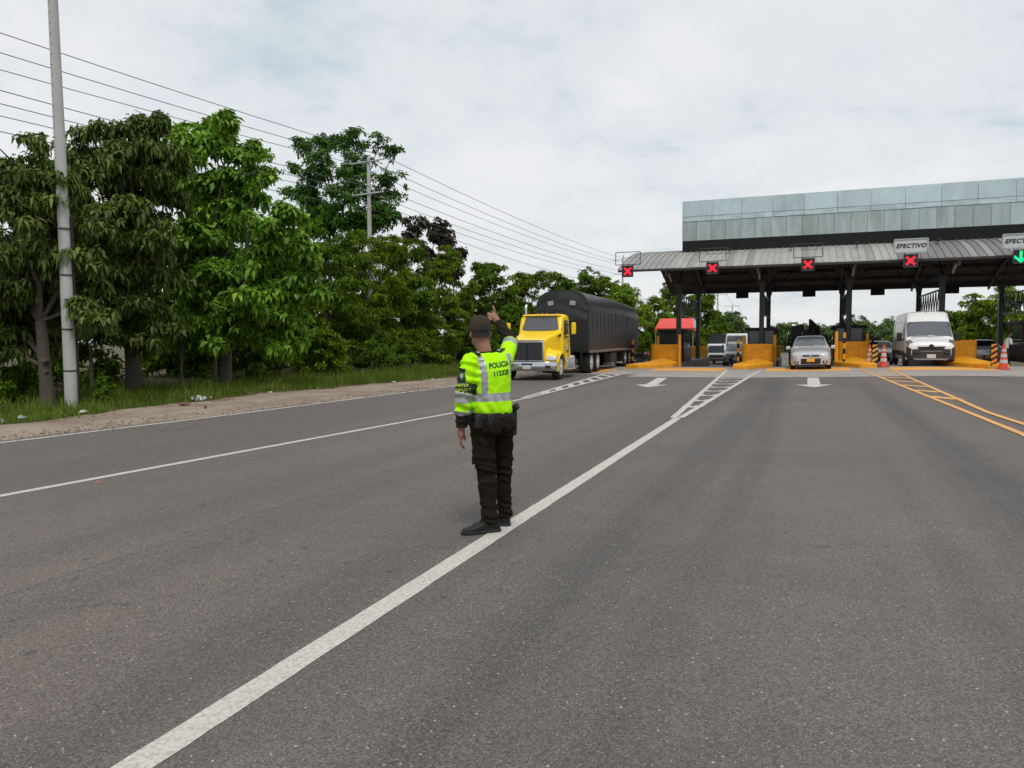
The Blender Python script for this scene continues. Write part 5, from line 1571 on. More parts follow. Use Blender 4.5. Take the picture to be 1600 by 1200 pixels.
# chrome bumper
mb = MB()
mb.loft([[(x, y, .36), (x, y - .03, .40), (x, y - .03, .66), (x, y, .70), (x, y + .12, .70), (x, y + .12, .36)] for x, y in ((-1.13, -.62), (-1.08, -.74), (-.7, -.86), (0, -.90), (.7, -.86), (1.08, -.74), (1.13, -.62))])
mb.build('bumper', chrome, tr, smooth=50)
MB().box((0, -.935, .615), (.42, .02, .07)).build('bumper_slot', black, tr)
MB().box((0, -.945, .51), (.32, .02, .15)).build('number_plate', plate_white, tr, bevel=.004)
for sg in (-1, 1):
    MB().box((sg * .80, -.855, .52), (.20, .05, .11), rz=sg * .22).build('fog_lamp', black, tr, bevel=.015)
    # fender: arched over the wheel, flowing into the hood
    mb = MB()
    rings = []
    for k in range(15):
        a = math.pi * (1.04 - 1.08 * k / 14)
        ro, ri = .66, .55
        cy, cz = 0, .46
        yo, zo = cy + ro * 1.02 * math.cos(a), cz + ro * .98 * math.sin(a)
        yi, zi = cy + ri * math.cos(a), cz + ri * math.sin(a)
        rings.append([(sg * .60, yo, zo + .06 * math.sin(a)), (sg * 1.02, yo, zo + .02), (sg * 1.13, yo * .99, zo - .05), (sg * 1.15, yi, zi), (sg * .60, yi, zi)])
    mb.loft(rings)
    mb.build('fender', truck_y, tr, smooth=55)
    # nose of the fender that carries the lamp
    mb = MB()
    mb.loft([[(sg * .60, -.74, .70), (sg * 1.0, -.70, .70), (sg * 1.0, -.66, .86), (sg * .60, -.70, .90)],
             [(sg * .60, -.62, .70), (sg * 1.10, -.58, .70), (sg * 1.10, -.56, .98), (sg * .60, -.60, 1.10)],
             [(sg * .60, -.30, .80), (sg * 1.12, -.36, .80), (sg * 1.10, -.34, 1.04), (sg * .60, -.30, 1.30)]])
    mb.build('fender_nose', truck_y, tr, bevel=.03, smooth=50)
    mb = MB()
    mb.loft([[(sg * .70, -.745, .755), (sg * 1.02, -.715, .755), (sg * 1.03, -.665, .885), (sg * .72, -.70, .895)],
             [(sg * .70, -.655, .77), (sg * 1.108, -.625, .77), (sg * 1.10, -.60, .92), (sg * .72, -.60, .98)]])
    mb.build('headlight', lamp_clear, tr, bevel=.02)
    MB().box((sg * .615, .55, 1.60), (.02, .34, .09)).build('hood_vent', black, tr)
    o = MB().box((sg * .86, .70, 1.70), (.025, .34, .085), rx=R(9)).build('cowl_vent', black, tr)
# cab
mb = MB()
cs = [(.86, .92, .80, 1.88, .16, .86), (.92, .95, .80, 1.95, .16, .90), (1.12, .97, .80, 2.45, .16, .88), (1.22, .97, .80, 2.53, .16, .88), (1.5, .98, .80, 2.565, .16, .90), (1.95, .98, .80, 2.55, .16, .90), (2.08, .96, .80, 2.45, .16, .88)]
mb.loft([rrect(y, x, z0, z1, rad, xt=xt) for y, x, z0, z1, rad, xt in cs])
mb.build('cab', truck_y, tr, smooth=50)
# windscreen: slightly wrapped pane lying on the sloped cab front
mb = MB()
rings = []
for t in (0, .5, 1):
    z = 1.895 + .565 * t; yc = .872 + .245 * t; xw = .885 - .055 * t
    rings.append([(xw * s_, yc - .035 + .10 * abs(s_) ** 2.5 - .012, z) for s_ in (-1, -.8, -.5, 0, .5, .8, 1)] + [(xw * s_, yc + .12, z) for s_ in (1, .8, .5, 0, -.5, -.8, -1)])
mb.loft(rings)
mb.build('windscreen', pm('truck_windscreen', (0.085, 0.09, 0.105), 0.1, var=.12, vs=2, coat=.4), tr, smooth=50)
mb = MB()
rings = []
for t in (0, 1):
    z = 2.47 + .05 * t; yc = 1.13 + .05 * t; xw = .80
    rings.append([(xw * s_, yc - .05 - .08 * (1 - t) + .10 * abs(s_) ** 2.5, z + .03) for s_ in (-1, -.8, -.5, 0, .5, .8, 1)] + [(xw * s_, yc + .1, z) for s_ in (1, .8, .5, 0, -.5, -.8, -1)])
mb.loft(rings); mb.build('sun_visor', truck_y, tr, smooth=50)
for sg in (-1, 1):
    mb = MB().prism([(1.14, 1.70), (1.62, 1.78), (1.62, 2.32), (1.26, 2.32)], sg * .945 - .03, sg * .945 + .03, 'X')
    mb.build('side_window', glass_dark, tr, bevel=.015)
    MB().box((sg * .972, 1.40, 1.64), (.03, .55, .05)).build('door_trim', black, tr)
    mb = MB().box((sg * .985, 1.62, 1.5), (.012, .012, 1.3)).box((sg * .985, 1.02, 1.35), (.012, .012, .9)); mb.build('door_seam', steel_dark, tr)
    MB().box((sg * .99, 1.56, 1.45), (.03, .14, .03)).build('door_handle', black, tr)
    # mirrors on arms
    mb = MB().box((sg * 1.36, .96, 1.98), (.17, .13, .46)); mb.build('mirror', truck_y, tr, bevel=.03)
    mb = MB().bar((sg * .95, 1.15, 2.14), (sg * 1.36, .98, 2.14), .03).bar((sg * .95, 1.15, 1.80), (sg * 1.36, .98, 1.80), .03); mb.build('mirror_arm', black, tr)
    # air intake / exhaust stack
    if sg < 0:
        mb = MB().tube([(-1.0, 2.2, 1.0), (-1.0, 2.2, 2.75), (-1.0, 2.22, 2.88), (-1.0, 2.32, 2.98)], .06, 12); mb.build('exhaust_stack', chrome, tr)
    MB().lathe([(.29, 0), (.29, 1.05)], (sg * .80, 1.12, .58), 'Y', 24).build('fuel_tank', alu, tr)
    mb = MB()
    for yy in (1.3, 1.65, 2.0): mb.lathe([(.296, -.025), (.296, .025)], (sg * .80, yy, .58), 'Y', 24)
    mb.build('tank_strap', steel_dark, tr)
    MB().box((sg * 1.02, 1.35, .36), (.22, .5, .03)).box((sg * 1.02, 2.0, .36), (.22, .5, .03)).build('step', alu, tr)
    MB().box((sg * .72, 2.55, .62), (.5, .5, .5)).build('battery_box', alu, tr, bevel=.03)
    MB().cyl((sg * .70, 2.95, .58), (sg * .70, 3.9, .58), .14, n=16).build('air_tank', steel_dark, tr)
    MB().box((sg * .98, 3.95, .74), (.06, .02, .62)).build('mudguard_flap', black, tr)
    for k, yy in enumerate((5.25, 6.65)):
        wheel(tr, sg * .90, yy, .49, .52, alu, deep=True)
    wheel(tr, sg * .96, 0, .49, .28, alu, deep=True)
MB().box((-.38, 3.6, .86), (.09, 7.2, .24)).box((.38, 3.6, .86), (.09, 7.2, .24)).box((0, 5.9, .86), (.7, .2, .2)).box((0, 3, .86), (.7, .2, .2)).build('chassis', black, tr)
MB().cyl((-.9, 0, .49), (.9, 0, .49), .07, n=10).cyl((-.9, 5.25, .49), (.9, 5.25, .49), .1, n=10).cyl((-.9, 6.65, .49), (.9, 6.65, .49), .1, n=10).build('axle', black, tr)
MB().box((0, .3, .72), (1.1, 1.3, .5)).build('engine_block', black, tr)
MB().lathe([(.5, 0), (.5, .08)], (0, 5.6, 1.0), n=20).build('fifth_wheel', black, tr)
for x in (-.6, -.2, 0, .2, .6):
    MB().box((x, 1.20, 2.565), (.10, .08, .05)).build('roof_marker', lamp_amber, tr, bevel=.015)
MB().box((.988, 1.35, 1.22), (.012, .20, .18)).build('door_badge', plate_white, tr)
MB().box((.989, 1.50, 1.08), (.012, .12, .10)).build('door_badge', black, tr)
mb = MB()
for k in range(4): mb.tube([(-.1 + k * .07, 2.1, 1.9), (-.1 + k * .07, 2.6, 1.35 - k * .03), (-.1 + k * .07, 3.2, 1.3), (-.1 + k * .07, 4.3, 1.5)], .018, 6)
mb.build('air_hose', black, tr)

# ---------------------------------------------------------------- trailer with black tarpaulin
tarp_m = pm('black_tarpaulin', (0.024, 0.026, 0.029), 0.42, var=0.25, vs=1.2, bump=0.35, bs=5, dirt=.3, dcol=(.06, .06, .058), ds=1.0, spec=.5)
trl = empty('semi_trailer', (TX, TY, gz(TX, TY)), TRZ, 'long semi-trailer covered with an arched black tarpaulin behind the yellow tractor', 'trailer')
Y0, Y1 = 4.40, 18.70
drop = lambda y: -.0333 * max(0, (TY + y) - 40)
def tarp_ring(y, ph):
    bow = (math.cos(2 * math.pi * (y - Y0) / .62) * .5 + .5)
    fold = math.sin((y - Y0) * 10.13) * .020 + math.sin((y - Y0) * 17 + 1) * .010 + math.sin((y - Y0) * 31) * .004
    P = [(1.21, .98), (1.225, 1.2), (1.23 + fold * .5, 1.7), (1.23 + fold, 2.2), (1.22 + fold, 2.76)]
    top = []
    n = 9
    for k in range(n + 1):
        a = math.pi / 2 * k / n
        top.append((1.215 * math.cos(a) ** .62, 2.86 + (.86 - .06 * (1 - bow)) * math.sin(a) ** .9))
    H = P + top
    full = H + [(-a, b_) for a, b_ in H[-2::-1]]
    return [(a, y, b_ + drop(y) * .6) for a, b_ in full]
mb = MB()
ys_ = list(np.arange(Y0, Y1 + .01, .055))
mb.loft([tarp_ring(y, 0) for y in ys_], cap=True)
mb.build('tarpaulin', tarp_m, trl, smooth=30)
# front: separate folded sheet under the arch, two pale patches, bulkhead
mb = MB()
n = 12
V = []; F = []
for j in range(7):
    for i in range(n + 1):
        x = -1.16 + 2.32 * i / n
        z0 = 2.35 + (3.60 - .65 * abs(x / 1.2) ** 3 - 2.35) * j / 6
        V.append((x, Y0 - .035 - .03 * math.sin(j * 2.2 + i * .5) - (.02 if j == 0 else 0), z0))
for j in range(6):
    for i in range(n): a = j * (n + 1) + i; F.append((a, a + 1, a + n + 2, a + n + 1))
mb.add(V, F); mb.build('front_flap', tarp_m, trl, smooth=60)
for sg in (-1, 1):
    MB().box((sg * .50, Y0 - .09, 3.14), (.26, .015, .19), rz=0, ry=sg * .15).build('pale_patch', pm('pale_patch', (.36, .36, .37), .7), trl)
MB().box((0, Y0 - .02, 1.65), (2.3, .05, 1.3)).build('bulkhead', black, trl)
MB().box((0, (Y0 + Y1) / 2, .93), (2.44, Y1 - Y0, .10), rx=-.010).build('deck', pm('trailer_deck_red', (.07, .02, .018), .6), trl)
MB().box((-.5, (Y0 + Y1) / 2 + .4, .74), (.12, Y1 - Y0 - 1, .3), rx=-.010).box((.5, (Y0 + Y1) / 2 + .4, .74), (.12, Y1 - Y0 - 1, .3), rx=-.010).build('frame_rail', black, trl)
mb = MB()
for k in range(46):                                  # white rope lashing along the tarp edge
    y = Y0 + .15 + k * .31
    for sg in (-1, 1): mb.bar((sg * 1.235, y, 1.02 + drop(y) * .6), (sg * 1.235, y + .12, .93 + drop(y) * .6), .022)
mb.build('lashing', plate_white, trl)
for sg in (-1, 1):
    MB().box((sg * 1.0, 10.6, .58), (.4, 1.4, .5)).build('tool_box', steel_dark, trl, bevel=.02)
    mb = MB().bar((sg * .8, 8.2, .95), (sg * .8, 8.2, .1), .12).box((sg * .8, 8.2, .06), (.28, .28, .04)); mb.build('landing_leg', steel_dark, trl)
    MB().box((sg * .98, 13.3, .50), (.5, .02, .62)).build('mud_flap', black, trl)
    MB().box((sg * .98, 13.285, .24), (.36, .012, .10)).build('flap_label', plate_white, trl)
    for yy in (14.1, 15.55, 17.0):
        w_o = wheel(trl, sg * .93, yy, .49, .52, alu, deep=True)
        w_o.location.z += drop(yy) * .75
MB().cyl((-.9, 14.1, .45), (.9, 14.1, .45), .08, n=10).cyl((-.9, 15.55, .42), (.9, 15.55, .42), .08, n=10).cyl((-.9, 17.0, .38), (.9, 17.0, .38), .08, n=10).build('axle', black, trl)
MB().box((0, 18.6, .45), (2.3, .1, .12)).build('rear_bumper', steel_dark, trl)
mb = MB()
for k in range(5): mb.tube([(1.15, 18.7, 1.1 - k * .03), (1.5 + k * .05, 19.1 + k * .1, .95 + .02 * k), (1.9 + k * .06, 19.6 + k * .12, .85 - .05 * k)], .02, 5)
mb.build('loose_rope', pm('rope_brown', (.14, .06, .05), .8), trl)

# ---------------------------------------------------------------- traffic beyond the lanes
def boxy_truck(x, y, label, cab_mat, cargo_mat, w_=2.2, cab_h=2.3, cargo_h=3.3, ln=7.0, graphics=False):
    rx, ry = road_tilt(x, y)
    r_ = empty('truck' if cargo_h > cab_h + .2 else 'bus', (x, y, gz(x, y)), 0, label, 'truck' if cargo_h > cab_h + .2 else 'bus', rx=rx, ry=ry)
    h = w_ / 2
    mb = MB().loft([rrect(0, h * .94, .45, 1.25, .1, xt=h * .92), rrect(.1, h * .97, .42, 1.35, .1, xt=h * .95), rrect(.32, h * .97, .42, cab_h - .12, .14, xt=h * .88), rrect(.5, h * .97, .42, cab_h, .16, xt=h * .88), rrect(1.9 if cargo_h > cab_h + .2 else ln, h * .97, .42, cab_h, .16, xt=h * .88)])
    mb.build('cab', cab_mat, r_, smooth=40)
    MB().prism([(-h * .80, 1.36), (h * .80, 1.36), (h * .74, cab_h - .22), (-h * .74, cab_h - .22)], .02, .36, 'Y').build('windscreen', glass_mid, r_, bevel=.04)
    MB().box((0, -.02, .95), (w_ * .66, .06, .34)).build('grille', black, r_, bevel=.02)
    MB().box((0, -.05, .58), (w_ * .96, .14, .26)).build('bumper', black, r_, bevel=.03)
    for sg in (-1, 1):
        MB().box((sg * h * .78, -.02, .98), (.26, .05, .2)).build('headlight', lamp_clear, r_, bevel=.03)
        MB().box((sg * (h + .12), .3, 1.7), (.14, .08, .34)).build('mirror', black, r_, bevel=.03)
        MB().prism([(.6, 1.4), (1.5, 1.4), (1.5, cab_h - .3), (.75, cab_h - .3)], sg * h * .95 - .01, sg * h * .95 + .02, 'X').build('side_window', glass_dark, r_)
        for yy in (.9, ln - 1.3): wheel(r_, sg * (h - .16), yy, .42, .26, steel_dark)
    if cargo_h > cab_h + .2:
        mb = MB()
        H = [(h, .9), (h, cargo_h - .5), (h * .9, cargo_h - .18), (h * .5, cargo_h), (0, cargo_h + .04)]
        fl = H + [(-a, b_) for a, b_ in H[-2::-1]]
        mb.loft([[(a, yy, b_) for a, b_ in fl] for yy in (2.05, ln)])
        mb.build('cargo_cover', cargo_mat, r_, smooth=35)
        MB().box((0, ln / 2 + .5, .75), (w_ * .9, ln - 1.2, .2)).build('chassis', black, r_)
    if graphics:
        for (gx, gzz, gw, gh, gm) in ((0, 2.02, 1.5, .16, plate_white), (-.4, 1.62, .5, .22, plate_white), (.3, 1.66, .55, .3, pm('blue_print', (.10, .14, .34), .5)), (-.35, 1.44, .8, .1, pm('red_print', (.45, .06, .06), .5))):
            MB().box((gx, .012, gzz), (gw, .012, gh)).build('window_print', gm, r_)
    return r_
boxy_truck(-9.0, 84, 'white truck with dark tarped cargo queuing behind the second lane', white_car, tarp_m, 2.2, 2.35, 3.45, 8)
boxy_truck(-5.55, 68, 'white bus with printed windscreen behind the dark grey car', white_car, None, 2.1, 2.85, 2.85, 7, True)
# dark pickup with machinery behind the silver hatchback
army = pm('dark_green_truck', (0.016, 0.018, 0.016), .6, var=.3, vs=4)
rx, ry = road_tilt(.2, 44.5)
pk = empty('truck', (.22, 44.0, gz(.2, 44) + .06), 0, 'dark stake truck loaded with machinery directly behind the silver hatchback', 'truck', rx=rx, ry=ry)
MB().loft([rrect(0, .98, .5, 1.0, .1), rrect(.8, 1.0, .5, 1.08, .1), rrect(1.2, 1.0, .5, 1.62, .14, xt=.84), rrect(2.3, 1.0, .5, 1.64, .14, xt=.84)]).build('cab', army, pk, smooth=40)
MB().prism([(-.8, 1.12), (.8, 1.12), (.72, 1.55), (-.72, 1.55)], .8, 1.25, 'Y').build('windscreen', glass_dark, pk)
MB().box((0, 3.9, .85), (2.1, 3.3, .3)).build('bed', army, pk)
for sg in (-1, 1):
    for k in range(5): MB().bar((sg * 1.04, 2.4 + k * .75, .9), (sg * 1.04, 2.4 + k * .75, 1.78), .07).build('stake', army, pk)
    for z in (1.2, 1.45, 1.72): MB().bar((sg * 1.04, 2.4, z), (sg * 1.04, 5.5, z), .05, .1).build('rail', army, pk)
    MB().box((sg * 1.12, 1.1, 1.2), (.2, .08, .18)).build('mirror', black, pk, bevel=.02)
    for yy in (.75, 4.4): wheel(pk, sg * .88, yy, .38, .25, steel_dark)
for z in (1.3, 1.72): MB().bar((-1.04, 2.4, z), (1.04, 2.4, z), .05, .1).build('rail', army, pk)
MB().box((-.62, 3.0, 2.02), (.62, .8, .62)).box((-.32, 3.0, 2.2), (.24, .5, .42)).build('engine_unit', army, pk, bevel=.04)
mb = MB().tube([(.30, 3.2, 1.7), (.34, 3.2, 2.1), (.22, 3.2, 2.5), (.12, 3.2, 2.72)], [.34, .30, .16, .05], 9)
mb.tube([(.0, 3.3, 1.8), (.3, 3.3, 2.3), (.55, 3.3, 2.25), (.62, 3.3, 1.8)], [.12, .14, .12, .1], 8); mb.bar((.2, 3.2, 2.6), (.65, 3.2, 2.35), .02)
mb.box((-.05, 3.3, 1.95), (.4, .5, .3))
mb.build('covered_machine', army, pk, smooth=50)

# motorcycle parked left of the first island
def motorcycle(x, y, rz, label, tank):
    r_ = empty('motorcycle', (x, y, gz(x, y)), rz, label, 'motorcycle', 'motorcycles parked behind the trailer')
    for yy in (0, 1.3):
        w_ = MB()
        rings = []
        for k in range(20):
            a = 2 * math.pi * k / 20
            rings.append([((.045 * math.cos(b_)), yy + (.26 + .045 * math.sin(b_)) * math.cos(a), .305 + (.26 + .045 * math.sin(b_)) * math.sin(a)) for b_ in (0, 1.57, 3.14, 4.71)])
        rings.append(rings[0]); w_.loft(rings, cap=False)
        t_ = w_.build('wheel', rubber, r_)
        mb = MB()
        for k in range(8):
            a = math.pi * k / 8; mb.bar((0, yy - .25 * math.cos(a), .305 - .25 * math.sin(a)), (0, yy + .25 * math.cos(a), .305 + .25 * math.sin(a)), .012)
        mb.build('rim', alu, t_)
    MB().tube([(0, .35, .72), (0, .55, .86), (0, .8, .80)], [.08, .15, .1], 10).build('fuel_tank', tank, r_, smooth=60)
    MB().box((0, 1.0, .78), (.24, .6, .09)).build('seat', black, r_, bevel=.03)
    MB().box((0, .62, .42), (.3, .38, .32)).build('engine', steel_dark, r_, bevel=.04)
    mb = MB().bar((-.06, 0, .3), (-.06, .25, .85), .035).bar((.06, 0, .3), (.06, .25, .85), .035).bar((0, .3, .8), (0, 1.3, .32), .05).bar((0, .35, .75), (0, .6, .3), .05); mb.build('frame', steel_dark, r_)
    MB().tube([(-.36, .38, 1.0), (-.15, .28, .95), (.15, .28, .95), (.36, .38, 1.0)], .018, 6).build('handlebar', black, r_)
    MB().lathe([(.03, .12), (.09, .05), (.09, 0), (.02, -.02)], (0, .1, .86), 'Y', 14).build('headlight', lamp_clear, r_)
    MB().tube([(.15, .6, .3), (.18, 1.0, .3), (.2, 1.5, .42)], [.03, .045, .05], 8).build('exhaust', chrome, r_)
motorcycle(-10.2, 51.5, R(70), 'dark motorcycle parked behind the trailer tail', black)
motorcycle(-10.0, 53.0, R(62), 'red motorcycle parked behind the dark one near the first island', pm('red_moto', (.4, .02, .02), .3, coat=.5))
kb = MB().box((0, 0, .12), (3.0, .3, .3)).build('kerb', pm('red_kerb', (.30, .08, .06), .8, var=.2), None, (-10.6, 50.0, gz(-10.6, 50) - .05), bevel=.03)
tag(kb, 'low reddish kerb between the trailer and the first island', 'kerb')
# ================================================================== PEOPLE
from mathutils import noise as mnoise
skin = pm('skin', (0.29, 0.135, 0.085), 0.55, var=0.1, vs=12, bump=.05, bs=90)
skin2 = pm('skin_dark', (0.16, 0.075, 0.048), 0.55, var=0.1, vs=12)
hair_m = pm('dark_hair', (0.015, 0.012, 0.011), 0.6, var=0.3, vs=60)
neon = pm('neon_jersey', (0.46, 0.98, 0.006), 0.8, var=0.05, vs=6, bump=.12, bs=35, spec=.15, dirt=.18, dcol=(.30, .55, .02), ds=5)
band_m = pm('reflective_band', (0.36, 0.38, 0.38), 0.35, .3, var=0.1, vs=20)
olive_tr = pm('olive_trousers', (0.0145, 0.0108, 0.0066), 0.9, spec=.12, var=0.2, vs=8, bump=.15, bs=60)
olive_sh = pm('olive_shirt', (0.026, 0.023, 0.015), 0.9, spec=.12, var=0.2, vs=8, bump=.15, bs=60)
cap_m = pm('olive_cap', (0.050, 0.038, 0.026), 0.9, spec=.15, var=0.15, vs=14, bump=.12, bs=80)
boot_m = pm('black_boot', (0.010, 0.010, 0.011), 0.5, spec=.3, var=0.3, vs=10)
green_band = pm('dark_green_armband', (0.012, 0.028, 0.016), 0.7, var=0.15)
letter_y = pm('yellow_green_letters', (0.42, 0.62, 0.05), 0.7, var=.05)
letter_g = pm('dark_green_letters', (0.008, 0.075, 0.02), 0.7, var=.05)

def fuse(name, mb, mats, parent, voxel=.009, smooth=6, folds=None, classify=None, bumpy=0.0):
    """Weld overlapping closed shapes into one continuous surface."""
    o = mb.build(name, mats, parent, smooth=None)
    rm = o.modifiers.new('weld', 'REMESH'); rm.mode = 'VOXEL'; rm.voxel_size = voxel
    sm = o.modifiers.new('relax', 'SMOOTH'); sm.iterations = smooth; sm.factor = .5
    me = evaluated(o)
    n = len(me.vertices)
    co = np.empty(n * 3, np.float32); me.vertices.foreach_get('co', co); co = co.reshape(-1, 3)
    if folds:
        no = np.empty(n * 3, np.float32); me.vertices.foreach_get('normal', no); no = no.reshape(-1, 3)
        d = np.array([folds(Vector(p)) for p in co.tolist()], np.float32)
        co = co + no * d[:, None]
        me.vertices.foreach_set('co', co.ravel())
    me.materials.clear()
    for m_ in (mats if isinstance(mats, (list, tuple)) else [mats]): me.materials.append(m_)
    if classify:
        idx = [classify(p.center) for p in me.polygons]
        me.polygons.foreach_set('material_index', idx)
    me.polygons.foreach_set('use_smooth', [True] * len(me.polygons))
    me.update()
    return o

def seg_t(p, a, b):
    """(parameter along a-b, distance from the line)"""
    ab = b - a; t = (p - a).dot(ab) / ab.length_squared
    return t, (p - (a + ab * t)).length

def ball(mb, c, r, n=14, m=9, yaw=0.0):
    """ellipsoid"""
    rings = []
    cs, sn = math.cos(yaw), math.sin(yaw)
    for j in range(1, m):
        th_ = math.pi * j / m
        ring = []
        for i in range(n):
            a = 2 * math.pi * i / n
            x, y, z = r[0] * math.sin(th_) * math.cos(a), r[1] * math.sin(th_) * math.sin(a), -r[2] * math.cos(th_)
            ring.append((c[0] + x * cs - y * sn, c[1] + x * sn + y * cs, c[2] + z))
        rings.append(ring)
    mb.loft(rings)

def foot(mb, heel, toe, h=.085, w_=.048):
    heel, toe = Vector(heel), Vector(toe)
    d = (toe - heel); L_ = d.length; d.normalize(); s_ = Vector((-d.y, d.x, 0))
    prof = [(-.02, .030, .06, .6), (.0, .040, .10, .85), (.05, .042, .125, .95), (.10, .040, .115, .95), (.15, .043, .085, 1), (.20, .049, .070, 1), (.25, .046, .058, .95), (.285, .034, .046, .7), (.30, .018, .032, .5)]
    rings = []
    for t, hw, ht, sq in prof:
        c = heel + d * (t / .30 * L_)
        ring = []
        for k in range(12):
            a = 2 * math.pi * k / 12
            x = hw * w_ / .048 * math.copysign(abs(math.cos(a)) ** .7, math.cos(a)); z = ht * .5 * math.copysign(abs(math.sin(a)) ** .7, math.sin(a)) + ht * .5
            ring.append(c + s_ * x + Vector((0, 0, z)))
        rings.append(ring)
    mb.loft(rings)

def finger(mb, pts, r=.0085):
    mb.tube(pts, [r * 1.05, r, r * .95, r * .7][:len(pts)] if len(pts) <= 4 else r, 8)

# ---------------------------------------------------------------- traffic officer
OX, OY = -2.36, 5.50
off = empty('person', (OX, OY, gz(OX, OY)), R(23.2), 'officer seen from behind in neon vest, raising the right arm on the lane line', 'person')
PHI = R(35)
FV = Vector((-math.sin(PHI), math.cos(PHI), 0)); RV = Vector((math.cos(PHI), math.sin(PHI), 0))
def tpt(c, u, d, z): return Vector((c[0], c[1], 0)) + RV * u + FV * d + Vector((0, 0, z))
def ering(c, z, hu, hd, n=26, sq=.85, tilt=0.0):
    out_ = []
    for k in range(n):
        a = 2 * math.pi * k / n
        u = hu * math.copysign(abs(math.cos(a)) ** sq, math.cos(a)); d = hd * math.copysign(abs(math.sin(a)) ** sq, math.sin(a))
        out_.append(tpt(c, u, d, z + tilt * u))
    return out_
HC = (.005, .0)          # hip centre
SC = (-.018, .005)       # shoulder centre
def tc(z): t = min(max((z - .9) / .5, 0), 1); return (HC[0] + (SC[0] - HC[0]) * t, HC[1] + (SC[1] - HC[1]) * t)
LS, LE, LW = Vector((-.158, -.112, 1.375)), Vector((-.212, -.135, 1.115)), Vector((-.232, -.085, .865))
RS, RE, RW = Vector((.118, .118, 1.39)), Vector((.178, .345, 1.535)), Vector((.075, .40, 1.70))
HEAD = Vector((-.080, .035, 1.605))
NB = Vector((-.030, .010, 1.40))
LH, LK, LA = Vector((-.068, -.05, .90)), Vector((-.035, -.045, .47)), Vector((-.012, -.085, .10))
RH, RK, RA = Vector((.085, .055, .90)), Vector((.106, .10, .47)), Vector((.113, .125, .10))

# body: head, neck, trunk, limbs and hands as one skin
mb = MB()
hy = R(18)                                    # the head turns a little less than the trunk
hf = Vector((-math.sin(hy), math.cos(hy), 0)); hr = Vector((math.cos(hy), math.sin(hy), 0))
ball(mb, HEAD + Vector((0, 0, .03)), (.076, .096, .105), yaw=hy)
ball(mb, HEAD + hf * .03 + Vector((0, 0, -.05)), (.060, .070, .075), yaw=hy)
nose = HEAD + hf * .098 + Vector((0, 0, -.015)); ball(mb, nose, (.016, .024, .024), 8, 6, hy)
ball(mb, HEAD + hf * .088 + Vector((0, 0, -.068)), (.026, .016, .012), 8, 6, hy)
for sg in (-1, 1):
    ball(mb, HEAD + hr * sg * .080 + hf * -.008 + Vector((0, 0, -.012)), (.012, .022, .034), 10, 7, hy + sg * .35)
    ball(mb, HEAD + hr * sg * .032 + hf * .082 + Vector((0, 0, .012)), (.016, .012, .010), 8, 6, hy)
mb.tube([NB - Vector((0, 0, .06)), NB + Vector((-.012, .004, .04)), HEAD + Vector((.006, -.008, -.03))], [.068, .060, .060], 14)
mb.loft([ering(tc(z), z, hu * .9, hd * .9) for z, hu, hd in ((.88, .15, .11), (1.0, .145, .10), (1.15, .155, .105), (1.3, .165, .11), (1.38, .15, .09), (1.42, .09, .07))])
mb.tube([LS, LE, LW], [.052, .044, .030], 12); mb.tube([RS, RE, RW], [.052, .044, .030], 12)
mb.tube([LH, LK, LA], [.078, .050, .038], 12); mb.tube([RH, RK, RA], [.076, .046, .036], 12)
# hanging left hand: palm, four curled fingers, thumb
lp = LW + Vector((-.004, .010, -.075))
ball(mb, lp, (.022, .040, .052), 12, 8)
mb.tube([LW, lp], [.029, .030], 12)
for k, (dy_, ln) in enumerate(((.030, .078), (.010, .088), (-.010, .082), (-.028, .066))):
    b0 = lp + Vector((-.004, dy_, -.036))
    finger(mb, [b0, b0 + Vector((.000, .006, -ln * .42)), b0 + Vector((.014, .010, -ln * .74)), b0 + Vector((.030, .012, -ln * .94))], .0098)
finger(mb, [lp + Vector((.006, .034, .012)), lp + Vector((.020, .052, -.012)), lp + Vector((.030, .052, -.040)), lp + Vector((.034, .046, -.056))], .0105)
# raised right hand: thumb and index up, the rest folded
rp = RW + Vector((-.040, .020, .045))
ball(mb, rp, (.036, .026, .046), 12, 8, .5)
mb.tube([RW, rp], [.029, .032], 12)
for k, off_ in enumerate((.022, .004, -.014, -.030)):
    b0 = rp + Vector((-.020 + k * .004, .012 - k * .006, off_ + .004))
    finger(mb, [b0, b0 + Vector((-.030, .012, .008)), b0 + Vector((-.036, -.014, .004)), b0 + Vector((-.016, -.026, -.002))], .0098)
finger(mb, [rp + Vector((.006, -.004, .030)), rp + Vector((.004, -.004, .058)), rp + Vector((-.004, .0, .084)), rp + Vector((-.010, .002, .100))], .0112)
fuse('body', mb, skin, off, .0065, 3)

# hair below the cap
mb = MB()
rings = []
for k in range(15):
    a = R(200) + R(140) * k / 14
    q = hr * math.cos(a) * .081 + hf * math.sin(a) * .101
    q2 = q * .86
    rings.append([HEAD + q + Vector((0, 0, .035)), HEAD + q * .97 + Vector((0, 0, -.030)), HEAD + q2 + Vector((0, 0, -.030)), HEAD + q2 + Vector((0, 0, .035))])
mb.loft(rings); mb.build('hair', hair_m, off, smooth=60)

